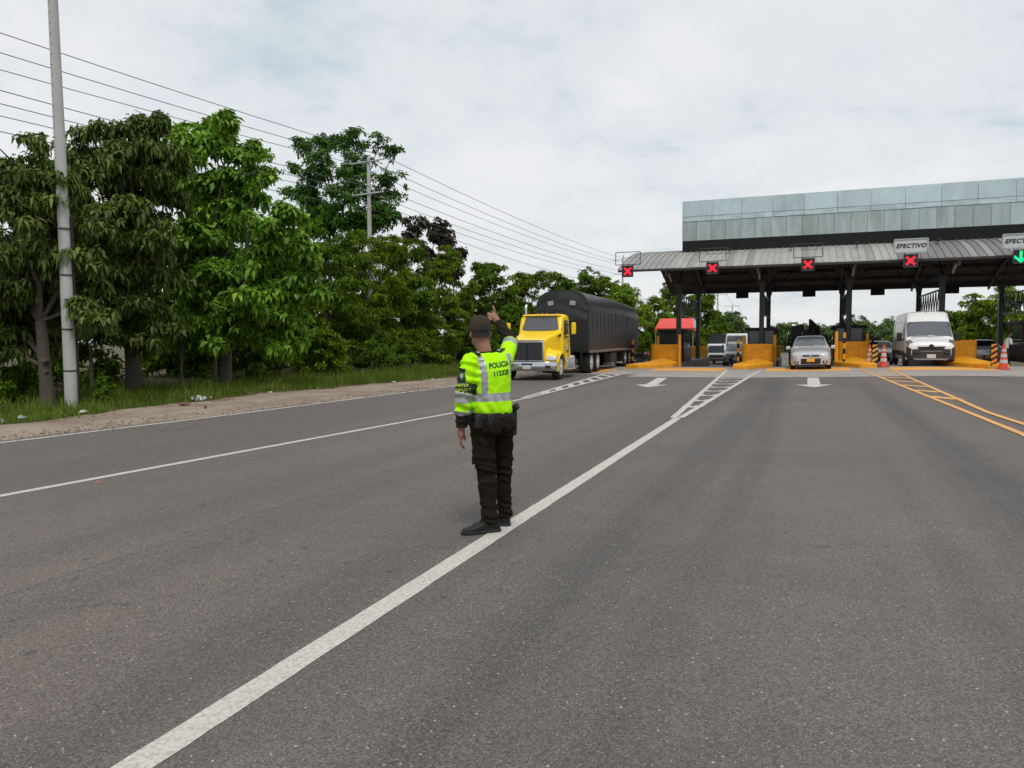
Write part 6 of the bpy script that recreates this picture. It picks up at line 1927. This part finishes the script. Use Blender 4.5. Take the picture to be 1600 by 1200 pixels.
# cap: panelled crown, brim pointing ahead, strap opening at the back
CC = HEAD + Vector((.000, .0, .030))
mb = MB()
rings = []
for j in range(8):
    t = j / 7
    zz = -.008 + .122 * math.sin(t * math.pi / 2); s_ = math.cos(t * math.pi / 2) ** .62 if j < 7 else .04
    ring = []
    for i in range(28):
        a = 2 * math.pi * i / 28
        bul = 1 + .012 * abs(math.sin(3 * a))
        front = max(0, math.sin(a))
        ring.append(CC + hr * math.cos(a) * .093 * s_ * bul + hf * (math.sin(a) * .108 * s_ * bul) + Vector((0, 0, zz + .012 * front * (1 - t))))
    rings.append(ring)
mb.loft(rings)
cap_o = mb.build('cap', cap_m, off, smooth=50)
mb = MB()
for j in range(2):
    pass
V = []; F = []
for j, (r_, dz_) in enumerate(((.100, .0), (.175, -.022))):
    for i in range(11):
        a = R(28) + R(124) * i / 10
        rad = r_ if j == 0 else .104 + (r_ - .104) * math.sin(math.pi * i / 10) ** .5
        V.append(CC + hr * math.cos(a) * rad * .93 + hf * math.sin(a) * rad + Vector((0, 0, dz_ + .002)))
for i in range(10): F.append((i, i + 1, i + 12, i + 11))
mb.add(V, F)
b_o = mb.build('brim', cap_m, cap_o, smooth=60); sl = b_o.modifiers.new('thick', 'SOLIDIFY'); sl.thickness = .004
mb = MB()                                       # dark half-moon opening and its strap
rings = []
for k in range(9):
    a = R(248) + R(44) * k / 8
    q = hr * math.cos(a) * .0955 + hf * math.sin(a) * .1105
    h = .034 * math.sin(math.pi * k / 8) ** .6
    rings.append([CC + q * 1.0 + Vector((0, 0, -.004)), CC + q * 1.0 + Vector((0, 0, .002 + h)), CC + q * .9 + Vector((0, 0, .002 + h)), CC + q * .9 + Vector((0, 0, -.004))])
mb.loft(rings); mb.build('strap_opening', black, cap_o)
mb = MB()
rings = []
for k in range(9):
    a = R(246) + R(48) * k / 8
    q = hr * math.cos(a) * .098 + hf * math.sin(a) * .113
    rings.append([CC + q + Vector((0, 0, -.006)), CC + q + Vector((0, 0, .012)), CC + q * .96 + Vector((0, 0, .012)), CC + q * .96 + Vector((0, 0, -.006))])
mb.loft(rings); mb.build('strap', hair_m, cap_o)
mb = MB(); ball(mb, CC + Vector((0, 0, .116)), (.009, .009, .006), 8, 6); mb.build('button', cap_m, cap_o)

# trousers
mb = MB()
mb.loft([ering(tc(z), z, hu, hd) for z, hu, hd in ((.80, .145, .122), (.86, .162, .130), (.93, .166, .126), (.985, .160, .118))])
def leg(a, k, n, rs):
    P = [a, a.lerp(k, .5), k, k.lerp(n, .35), k.lerp(n, .72), n + Vector((0, 0, .035)), n + Vector((0, 0, -.035))]
    mb.tube(P, rs, 16)
leg(LH, LK, LA, [.104, .096, .084, .074, .066, .071, .066])
leg(RH, RK, RA, [.098, .088, .072, .064, .058, .064, .060])
ball(mb, tpt(tc(.85), -.06, -.085, .86), (.10, .085, .10)); ball(mb, tpt(tc(.85), .07, -.085, .86), (.10, .085, .10))
# cargo pockets
mb.box(LK.lerp(LH, .42) + Vector((-.082, -.012, 0)), (.04, .13, .19)); mb.box(RK.lerp(RH, .42) + Vector((.068, .02, 0)), (.035, .12, .18))
def tr_folds(p):
    n = mnoise.noise(Vector((p.x * 7, p.y * 7, p.z * 16)))
    near = math.exp(-((p.z - .10) / .13) ** 2) + .75 * math.exp(-((p.z - .47) / .12) ** 2) + .45 * math.exp(-((p.z - .78) / .1) ** 2)
    fold = math.sin(p.z * 95 + 5 * mnoise.noise(p * 9) + p.x * 20) * .0075 * near
    return n * .011 + fold + .004 * mnoise.noise(p * 38)
fuse('trousers', mb, olive_tr, off, .0085, 3, tr_folds)
flap = MB()
for (u, z) in ((-.075, .845), (.08, .845)):
    flap.loft([[tpt(tc(.85), u + a, -.175 + .10 * abs(u + a), z + b_) for a, b_ in ((-.055, .025), (.055, .025), (.055, -.02), (0, -.03), (-.055, -.02))],
               [tpt(tc(.85), u + a, -.150 + .10 * abs(u + a), z + b_) for a, b_ in ((-.055, .025), (.055, .025), (.055, -.02), (0, -.03), (-.055, -.02))]])
flap.build('pocket_flap', olive_tr, off, bevel=.003)

# boots
for nm_, heel, toe, an in (('boot', (.050, -.075, 0), (-.235, -.165, 0), LA), ('boot', (.122, .085, 0), (.085, .365, 0), RA)):
    mb = MB(); foot(mb, heel, toe)
    mb.tube([an + Vector((0, 0, -.06)), an + Vector((0, 0, .06))], [.050, .054], 12)
    b_ = fuse(nm_, mb, boot_m, off, .006, 3)
    mb = MB()                                   # sole
    h_, t_ = Vector(heel), Vector(toe); d = (t_ - h_); L_ = d.length; d.normalize(); s_ = Vector((-d.y, d.x, 0))
    pr2 = [(-.026, .028), (.0, .044), (.06, .044), (.12, .040), (.19, .052), (.25, .050), (.29, .036), (.306, .015)]
    pl = [h_ + d * (t / .3 * L_) + s_ * w2 for t, w2 in pr2] + [h_ + d * (t / .3 * L_) - s_ * w2 for t, w2 in pr2[::-1]]
    mb.loft([[p + Vector((0, 0, .001)) for p in pl], [p + Vector((0, 0, .026)) for p in pl]])
    mb.build('sole', black, b_, bevel=.004)
    mb = MB()
    for k in range(4):
        q = h_ + d * (.12 + k * .025) / .3 * L_
        mb.tube([q + s_ * .034 + Vector((0, 0, .085 - k * .006)), q + Vector((0, 0, .112 - k * .010)), q - s_ * .034 + Vector((0, 0, .085 - k * .006))], .004, 5)
    mb.build('lace', rubber, b_)

# dark shirt sleeves and collar under the jersey
mb = MB()
mb.tube([LE.lerp(LW, .35), LE.lerp(LW, .7), LW + Vector((0, 0, .01)), LW + Vector((0, 0, -.012))], [.050, .054, .048, .044], 14)
sl_f = lambda p: .005 * mnoise.noise(p * 30) + .004 * math.sin(p.z * 120)
fuse('shirt_cuff', mb, olive_sh, off, .007, 2, sl_f)
mb = MB()
mb.tube([RE + (RS - RE) * .25, RE, RE.lerp(RW, .5), RW, RW + (RW - RE).normalized() * .012], [.058, .060, .052, .042, .040], 14)
fuse('shirt_sleeve', mb, olive_sh, off, .007, 2, lambda p: .005 * mnoise.noise(p * 30) + .003 * math.sin(p.z * 130 + p.x * 60))
mb = MB().tube([NB + Vector((0, 0, -.02)), NB + Vector((-.008, .004, .052))], [.088, .071], 18)
mb.build('collar', olive_sh, off, smooth=60)

# neon jersey with reflective bands
mb = MB()
mb.loft([ering(tc(z), z, hu, hd, tilt=tl) for z, hu, hd, tl in ((.955, .178, .138, 0), (.985, .186, .146, 0), (1.04, .182, .146, 0), (1.12, .180, .140, 0), (1.22, .190, .142, 0), (1.30, .196, .138, .02), (1.36, .190, .122, .04), (1.405, .165, .098, .06), (1.435, .110, .080, .06), (1.450, .075, .070, .05))])
mb.tube([LS + Vector((.03, .02, .01)), LS, LS.lerp(LE, .35), LS.lerp(LE, .7), LE, LE.lerp(LW, .35), LE.lerp(LW, .62)], [.070, .078, .074, .072, .069, .066, .064], 18)
mb.tube([RS + Vector((-.03, -.03, -.01)), RS, RS.lerp(RE, .4), RS.lerp(RE, .88), RS.lerp(RE, .97)], [.070, .075, .070, .066, .063], 18)
def j_folds(p):
    u = (p - Vector((tc(p.z)[0], tc(p.z)[1], 0))).dot(RV)
    f_ = .010 * mnoise.noise(Vector((p.x * 9, p.y * 9, p.z * 5))) + .004 * mnoise.noise(p * 26)
    f_ += .006 * math.sin(u * 70 + p.z * 25 + 3 * mnoise.noise(p * 5)) * math.exp(-((p.z - 1.02) / .07) ** 2)
    tl, dl = seg_t(p, LS, LE)
    if dl < .11 and tl > -.2: f_ += .006 * math.sin(tl * 26 + 3 * mnoise.noise(p * 8))
    return f_
def j_class(p):
    p = Vector(p)
    tl, dl = seg_t(p, LS, LE); tl2, dl2 = seg_t(p, LE, LW)
    tr_, dr = seg_t(p, RS, RE)
    c = tc(p.z); q = p - Vector((c[0], c[1], 0)); u = q.dot(RV); d = q.dot(FV)
    on_left = (dl < .098 and 0.02 < tl < 1.02 and u < -.155) or (dl2 < .09 and tl2 > -.02 and u < -.13)
    on_right = dr < .10 and tr_ > .16 and d > .06
    if on_left:
        if tl2 > .0 and dl2 < .1 and tl > .95:
            if .46 < tl2: return 1
            if -.02 < tl2 < .20: return 1
            return 0
        if tl > .94: return 1
        if tl > .925: return 3
        if .62 < tl <= .925: return 2
        if .24 < tl <= .62:
            az = (p - (LS + (LE - LS) * tl)); outw = az.dot(Vector((-.82, -.57, 0)))
            if outw > .040 + .05 * (.62 - tl) * .9: return 2
        return 0
    if on_right:
        return 1 if .66 < tr_ < .90 else 0
    if 1.060 < p.z < 1.128: return 1
    if p.z > 1.06 and p.z < 1.44 and (-.150 < u < -.100 or .146 < u < .192): return 1
    return 0
jersey = fuse('jersey', mb, [neon, band_m, green_band, letter_y], off, .0075, 4, j_folds, j_class)

def wrap_text(s, size, org, right, upv, nrm, parent, mat, bold=.0, off_=.0035, name='lettering', spacing=1.0):
    """print on cloth: letters laid on the jersey surface"""
    me_s = jersey.data
    bvh = BVHTree.FromPolygons([v.co for v in me_s.vertices], [p.vertices[:] for p in me_s.polygons])
    me = text_mesh(s, size, 0.0, 0, bold, spacing)
    bm_ = bmesh.new(); bm_.from_mesh(me)
    bmesh.ops.triangulate(bm_, faces=bm_.faces)
    bmesh.ops.subdivide_edges(bm_, edges=[e_ for e_ in bm_.edges if e_.calc_length() > .012], cuts=2)
    right, upv, nrm = Vector(right).normalized(), Vector(upv).normalized(), Vector(nrm).normalized()
    dead = []
    for v in bm_.verts:
        st = Vector(org) + right * v.co.x + upv * v.co.y
        hit = bvh.ray_cast(st + nrm * .12, -nrm)
        if hit[0] is None or (hit[0] - st).dot(nrm) < -.055: dead.append(v)
        else: v.co = hit[0] + nrm * off_
    bmesh.ops.delete(bm_, geom=dead, context='VERTS')
    bm_.to_mesh(me); bm_.free()
    me.materials.clear(); me.materials.append(mat)
    return link(name, me, None, parent)
bn = -FV
rd = RV + Vector((0, 0, .10))
bo = tpt(tc(1.35), .026, -.13, 1.352)
wrap_text('POLICIA', .058, bo, rd, (0, 0, 1), bn, jersey, letter_g, .0020)
wrap_text('112328', .056, bo + Vector((0, 0, -.066)) + RV * .004, rd, (0, 0, 1), bn, jersey, letter_g, .0019)
an = Vector((-.55, -.83, 0)); ar = Vector((.83, -.55, .0))
ac = LS.lerp(LE, .75) + an * .07
wrap_text('TRANSITO Y', .030, ac + Vector((0, 0, .016)), ar, (0, 0, 1), an, jersey, letter_y, .0008)
wrap_text('TRANSPORTE', .030, ac + Vector((0, 0, -.018)), ar, (0, 0, 1), an, jersey, letter_y, .0008)
# emblem on the upper arm: pale green crest
mb = MB()
ec = LS.lerp(LE, .42) + an * .082
def crest(s_): return [ec + ar * (a * s_) + Vector((0, 0, b_ * s_)) for a, b_ in ((-.6, 1), (0, 1.15), (.6, 1), (.7, .1), (.4, -.7), (0, -1.1), (-.4, -.7), (-.7, .1))]
mb.loft([[p - an * .012 for p in crest(.024)], [p for p in crest(.024)]]); mb.build('emblem', pm('emblem_green', (.16, .34, .22), .7), off, smooth=30)
mb = MB(); mb.loft([[p - an * .003 for p in crest(.013)], [p + an * .002 for p in crest(.013)]]); mb.build('emblem', plate_white, off, smooth=30)
# epaulettes
for sg, base in ((-1, LS), (1, RS)):
    c = base + Vector((.045 if sg < 0 else -.035, .02 if sg < 0 else -.02, .070))
    mb = MB().box(c, (.085, .045, .010), rz=PHI, ry=R(26) * sg * (-1)); ep = mb.build('epaulette', black, off, bevel=.003)
    for k in (-1, 1):
        MB().box(c + RV * k * .018 + Vector((0, 0, .006 - .0)), (.008, .034, .008), rz=PHI, ry=R(26) * sg * (-1)).build('epaulette_bar', plate_white, ep)

# duty belt with pouches and holster
mb = MB()
mb.loft([ering(tc(.95), .925, .183, .140), ering(tc(.95), .970, .184, .142)])
belt = mb.build('belt', black, off, smooth=60)
for u, d, s_, z in ((-.165, -.075, (.075, .05, .115), .905), (-.10, -.135, (.06, .045, .10), .92), (-.19, .03, (.06, .05, .10), .92)):
    MB().box(tpt(tc(.95), u, d, z), s_, rz=PHI).build('pouch', black, belt, bevel=.012)
hol = tpt(tc(.95), .205, .0, .86)
MB().box(hol, (.055, .10, .20), rz=PHI, taper=1.1).build('holster', black, belt, bevel=.014)
mb = MB().bar(hol + Vector((.0, -.01, .10)), hol + Vector((.055, -.075, .155)), .034, .05).box(hol + Vector((.0, .02, .115)), (.03, .13, .04), rz=PHI)
mb.build('pistol_grip', black, belt, bevel=.008)

# ---------------------------------------------------------------- small figures at the booths
def small_person(x, y, rz, label, shirt, trous, sk, bend=0.0, arm_fwd=True, h=1.68):
    r_ = empty('person', (x, y, gz(x, y)), rz, label, 'person')
    k = h / 1.72
    V3 = lambda a, b_, c: Vector((a * k, (b_ + bend * max(0, c - .95)) * k, c * k))
    mb = MB()
    hd = V3(0, .02 + bend * .1, 1.60)
    ball(mb, hd, (.075 * k, .092 * k, .115 * k)); ball(mb, hd + Vector((0, .095 * k, -.02)), (.016, .02, .02), 8, 6)
    for sg in (-1, 1): ball(mb, hd + Vector((sg * .076 * k, 0, 0)), (.012, .02, .03), 8, 6)
    mb.tube([V3(0, 0, 1.36), V3(0, .01, 1.52)], [.06, .055], 12)
    mb.loft([[V3(.15 * math.cos(a), .10 * math.sin(a), z) for a in (2 * math.pi * i / 14 for i in range(14))] for z in (.9, 1.1, 1.3, 1.4)])
    arms = []
    for sg in (-1, 1):
        s_ = V3(sg * .19, 0, 1.38); e_ = V3(sg * .24, .05 if not arm_fwd else .10, 1.12); w_ = V3(sg * .20, .10 if not arm_fwd else .34, .90 if not arm_fwd else 1.10)
        arms.append((s_, e_, w_)); mb.tube([s_, e_, w_], [.05, .042, .03], 10)
        d = (w_ - e_).normalized(); pc = w_ + d * .05
        ball(mb, pc, (.035, .04, .03), 10, 7)
        for q in range(4): finger(mb, [pc + Vector(((q - 1.5) * .016, 0, 0)) + d * .02, pc + Vector(((q - 1.5) * .017, 0, -.01)) + d * .06, pc + Vector(((q - 1.5) * .017, 0, -.03)) + d * .08], .009)
        finger(mb, [pc + Vector((-sg * .03, 0, 0)), pc + Vector((-sg * .045, 0, .01)) + d * .03, pc + Vector((-sg * .04, 0, .01)) + d * .05], .010)
    for sg in (-1, 1): mb.tube([V3(sg * .09, 0, .9), V3(sg * .1, .02, .47), V3(sg * .1, 0, .08)], [.085, .06, .045], 10)
    fuse('body', mb, sk, r_, .011, 2)
    mb = MB()
    for j in range(1): pass
    rings = []
    for j in range(7):
        t = j / 6; th_ = R(90) * t
        rings.append([hd + Vector((.082 * k * math.cos(a) * math.cos(th_) ** .7, (-.008 + .10 * math.sin(a) * math.cos(th_) ** .7) * k, (.02 + .10 * math.sin(th_)) * k)) for a in (2 * math.pi * i / 16 for i in range(16))])
    mb.loft(rings); mb.build('hair', hair_m, r_, smooth=60)
    mb = MB()
    mb.loft([[V3(a_ * math.cos(a), b_ * math.sin(a), z) for a in (2 * math.pi * i / 16 for i in range(16))] for z, a_, b_ in ((.88, .18, .13), (1.05, .175, .125), (1.25, .19, .13), (1.37, .18, .11), (1.42, .10, .08))])
    for s_, e_, w_ in arms: mb.tube([s_, e_, e_.lerp(w_, .25)], [.072, .066, .060], 12)
    fuse('shirt', mb, shirt, r_, .012, 3, lambda p: .008 * mnoise.noise(p * 12))
    mb = MB()
    mb.loft([[V3(a_ * math.cos(a), b_ * math.sin(a), z) for a in (2 * math.pi * i / 16 for i in range(16))] for z, a_, b_ in ((.78, .16, .125), (.88, .17, .125), (.97, .16, .115))])
    for sg in (-1, 1): mb.tube([V3(sg * .09, 0, .88), V3(sg * .10, .02, .47), V3(sg * .10, 0, .05)], [.10, .08, .07], 12)
    fuse('trousers', mb, trous, r_, .012, 3, lambda p: .008 * mnoise.noise(Vector((p.x * 9, p.y * 9, p.z * 18))))
    for sg in (-1, 1):
        mb = MB(); foot(mb, (sg * .1 * k, -.07, 0), (sg * .11 * k, .19, 0)); fuse('shoe', mb, boot_m, r_, .010, 2)
    return r_
shirt_w = pm('white_shirt', (0.62, 0.63, 0.66), .8, var=.06)
navy = pm('navy_cloth', (0.014, 0.018, 0.03), .8, var=.2)
small_person(8.92, 41.4, R(-80), 'man in a white shirt standing by the booth at the right edge', shirt_w, navy, skin2, .25, True, 1.62)
small_person(3.42, 43.6, R(150), 'person in dark clothes behind the hazard board left of the van', navy, navy, skin2, .12, False, 1.55)
# ================================================================== SMALL DETAILS
litter_w = pm('litter_white', (0.55, 0.56, 0.55), 0.6, var=0.2, vs=8)
litter_b = pm('litter_brown', (0.15, 0.09, 0.06), 0.8, var=0.3, vs=8)
litter_g = pm('litter_grey', (0.30, 0.33, 0.34), 0.5, var=0.2, vs=8)
def crumple(x, y, s, mat, lab, seed, flat=.35):
    rg = random.Random(seed)
    mb = MB()
    rings = []
    for j in range(1, 6):
        th_ = math.pi * j / 6
        rings.append([(s * math.sin(th_) * math.cos(a) * rg.uniform(.6, 1.3), s * .7 * math.sin(th_) * math.sin(a) * rg.uniform(.6, 1.3), s * flat * (1 - math.cos(th_)) * rg.uniform(.7, 1.2)) for a in (2 * math.pi * i / 9 for i in range(9))])
    mb.loft(rings)
    tag(mb.build('litter', mat, None, (x, y, gz(x, y) - .015), (0, 0, rg.uniform(0, 3)), smooth=20), lab, 'litter', 'litter along the shoulder')
crumple(-15.05, 15.3, .22, litter_w, 'crumpled white plastic bag on the grass edge right of the concrete pole', 1)
crumple(-15.25, 15.8, .14, litter_w, 'torn end of white plastic beside the larger bag', 2)
crumple(-14.35, 14.1, .13, litter_b, 'brown scrap on the dirt shoulder below the plastic bag', 3)
crumple(-15.2, 18.3, .08, litter_w, 'small white scrap right of the plastic bag', 4)
crumple(-15.0, 20.4, .07, litter_w, 'tiny pale scrap on the dirt under the bright tree', 5)
crumple(-15.1, 11.9, .11, litter_w, 'pale crumpled wrapper at the foot of the concrete pole', 6)
crumple(-15.1, 10.5, .14, litter_g, 'grey crumpled plastic in the grass left of the pole', 7)
crumple(-14.9, 9.9, .12, litter_g, 'flattened grey plastic at the far left of the verge', 8)
crumple(-13.2, 13.6, .05, litter_b, 'small brown stone on the dirt shoulder', 9, .9)
crumple(-14.2, 24.0, .09, litter_w, 'white scrap on the shoulder left of the officer', 10)
crumple(-7.30, 5.9, .035, pm('reddish_scrap', (.34, .16, .11), .8), 'tiny reddish scrap on the second lane line', 11, .5)
crumple(-13.9, 26.5, .06, litter_w, 'small pale scrap on the shoulder just left of the officer', 12)
# loose gravel at the road edge: nobody could count it
rng = np.random.default_rng(77)
n = 2600
yy = 4 + 30 * rng.random(n) ** 1.3
xx = np.array([asph_left(v) for v in yy]) + rng.normal(-.25, .45, n)
rad = rng.uniform(.006, .022, n) * rng.choice([1, 1, 1, 1.7], n)
octv = np.array([[1, 0, 0], [-1, 0, 0], [0, 1, 0], [0, -1, 0], [0, 0, .7], [0, 0, -.7]], float)
octf = np.array([[0, 2, 4], [2, 1, 4], [1, 3, 4], [3, 0, 4], [2, 0, 5], [1, 2, 5], [3, 1, 5], [0, 3, 5]])
cz = np.array([gz(a, b) for a, b in zip(xx, yy)])
V = (np.stack([xx, yy, cz + .004], 1)[:, None] + octv[None] * rad[:, None, None] * rng.uniform(.7, 1.3, (n, 6, 3))).reshape(-1, 3)
F = (np.arange(n)[:, None, None] * 6 + octf[None]).reshape(-1, 3)
go = link('gravel', fast_mesh('gravel', V, F), pm('gravel_stone', (.27, .225, .18), .9, var=.3, vs=30))
tag(go, 'loose gravel scattered along the asphalt edge', 'gravel', kind='stuff')
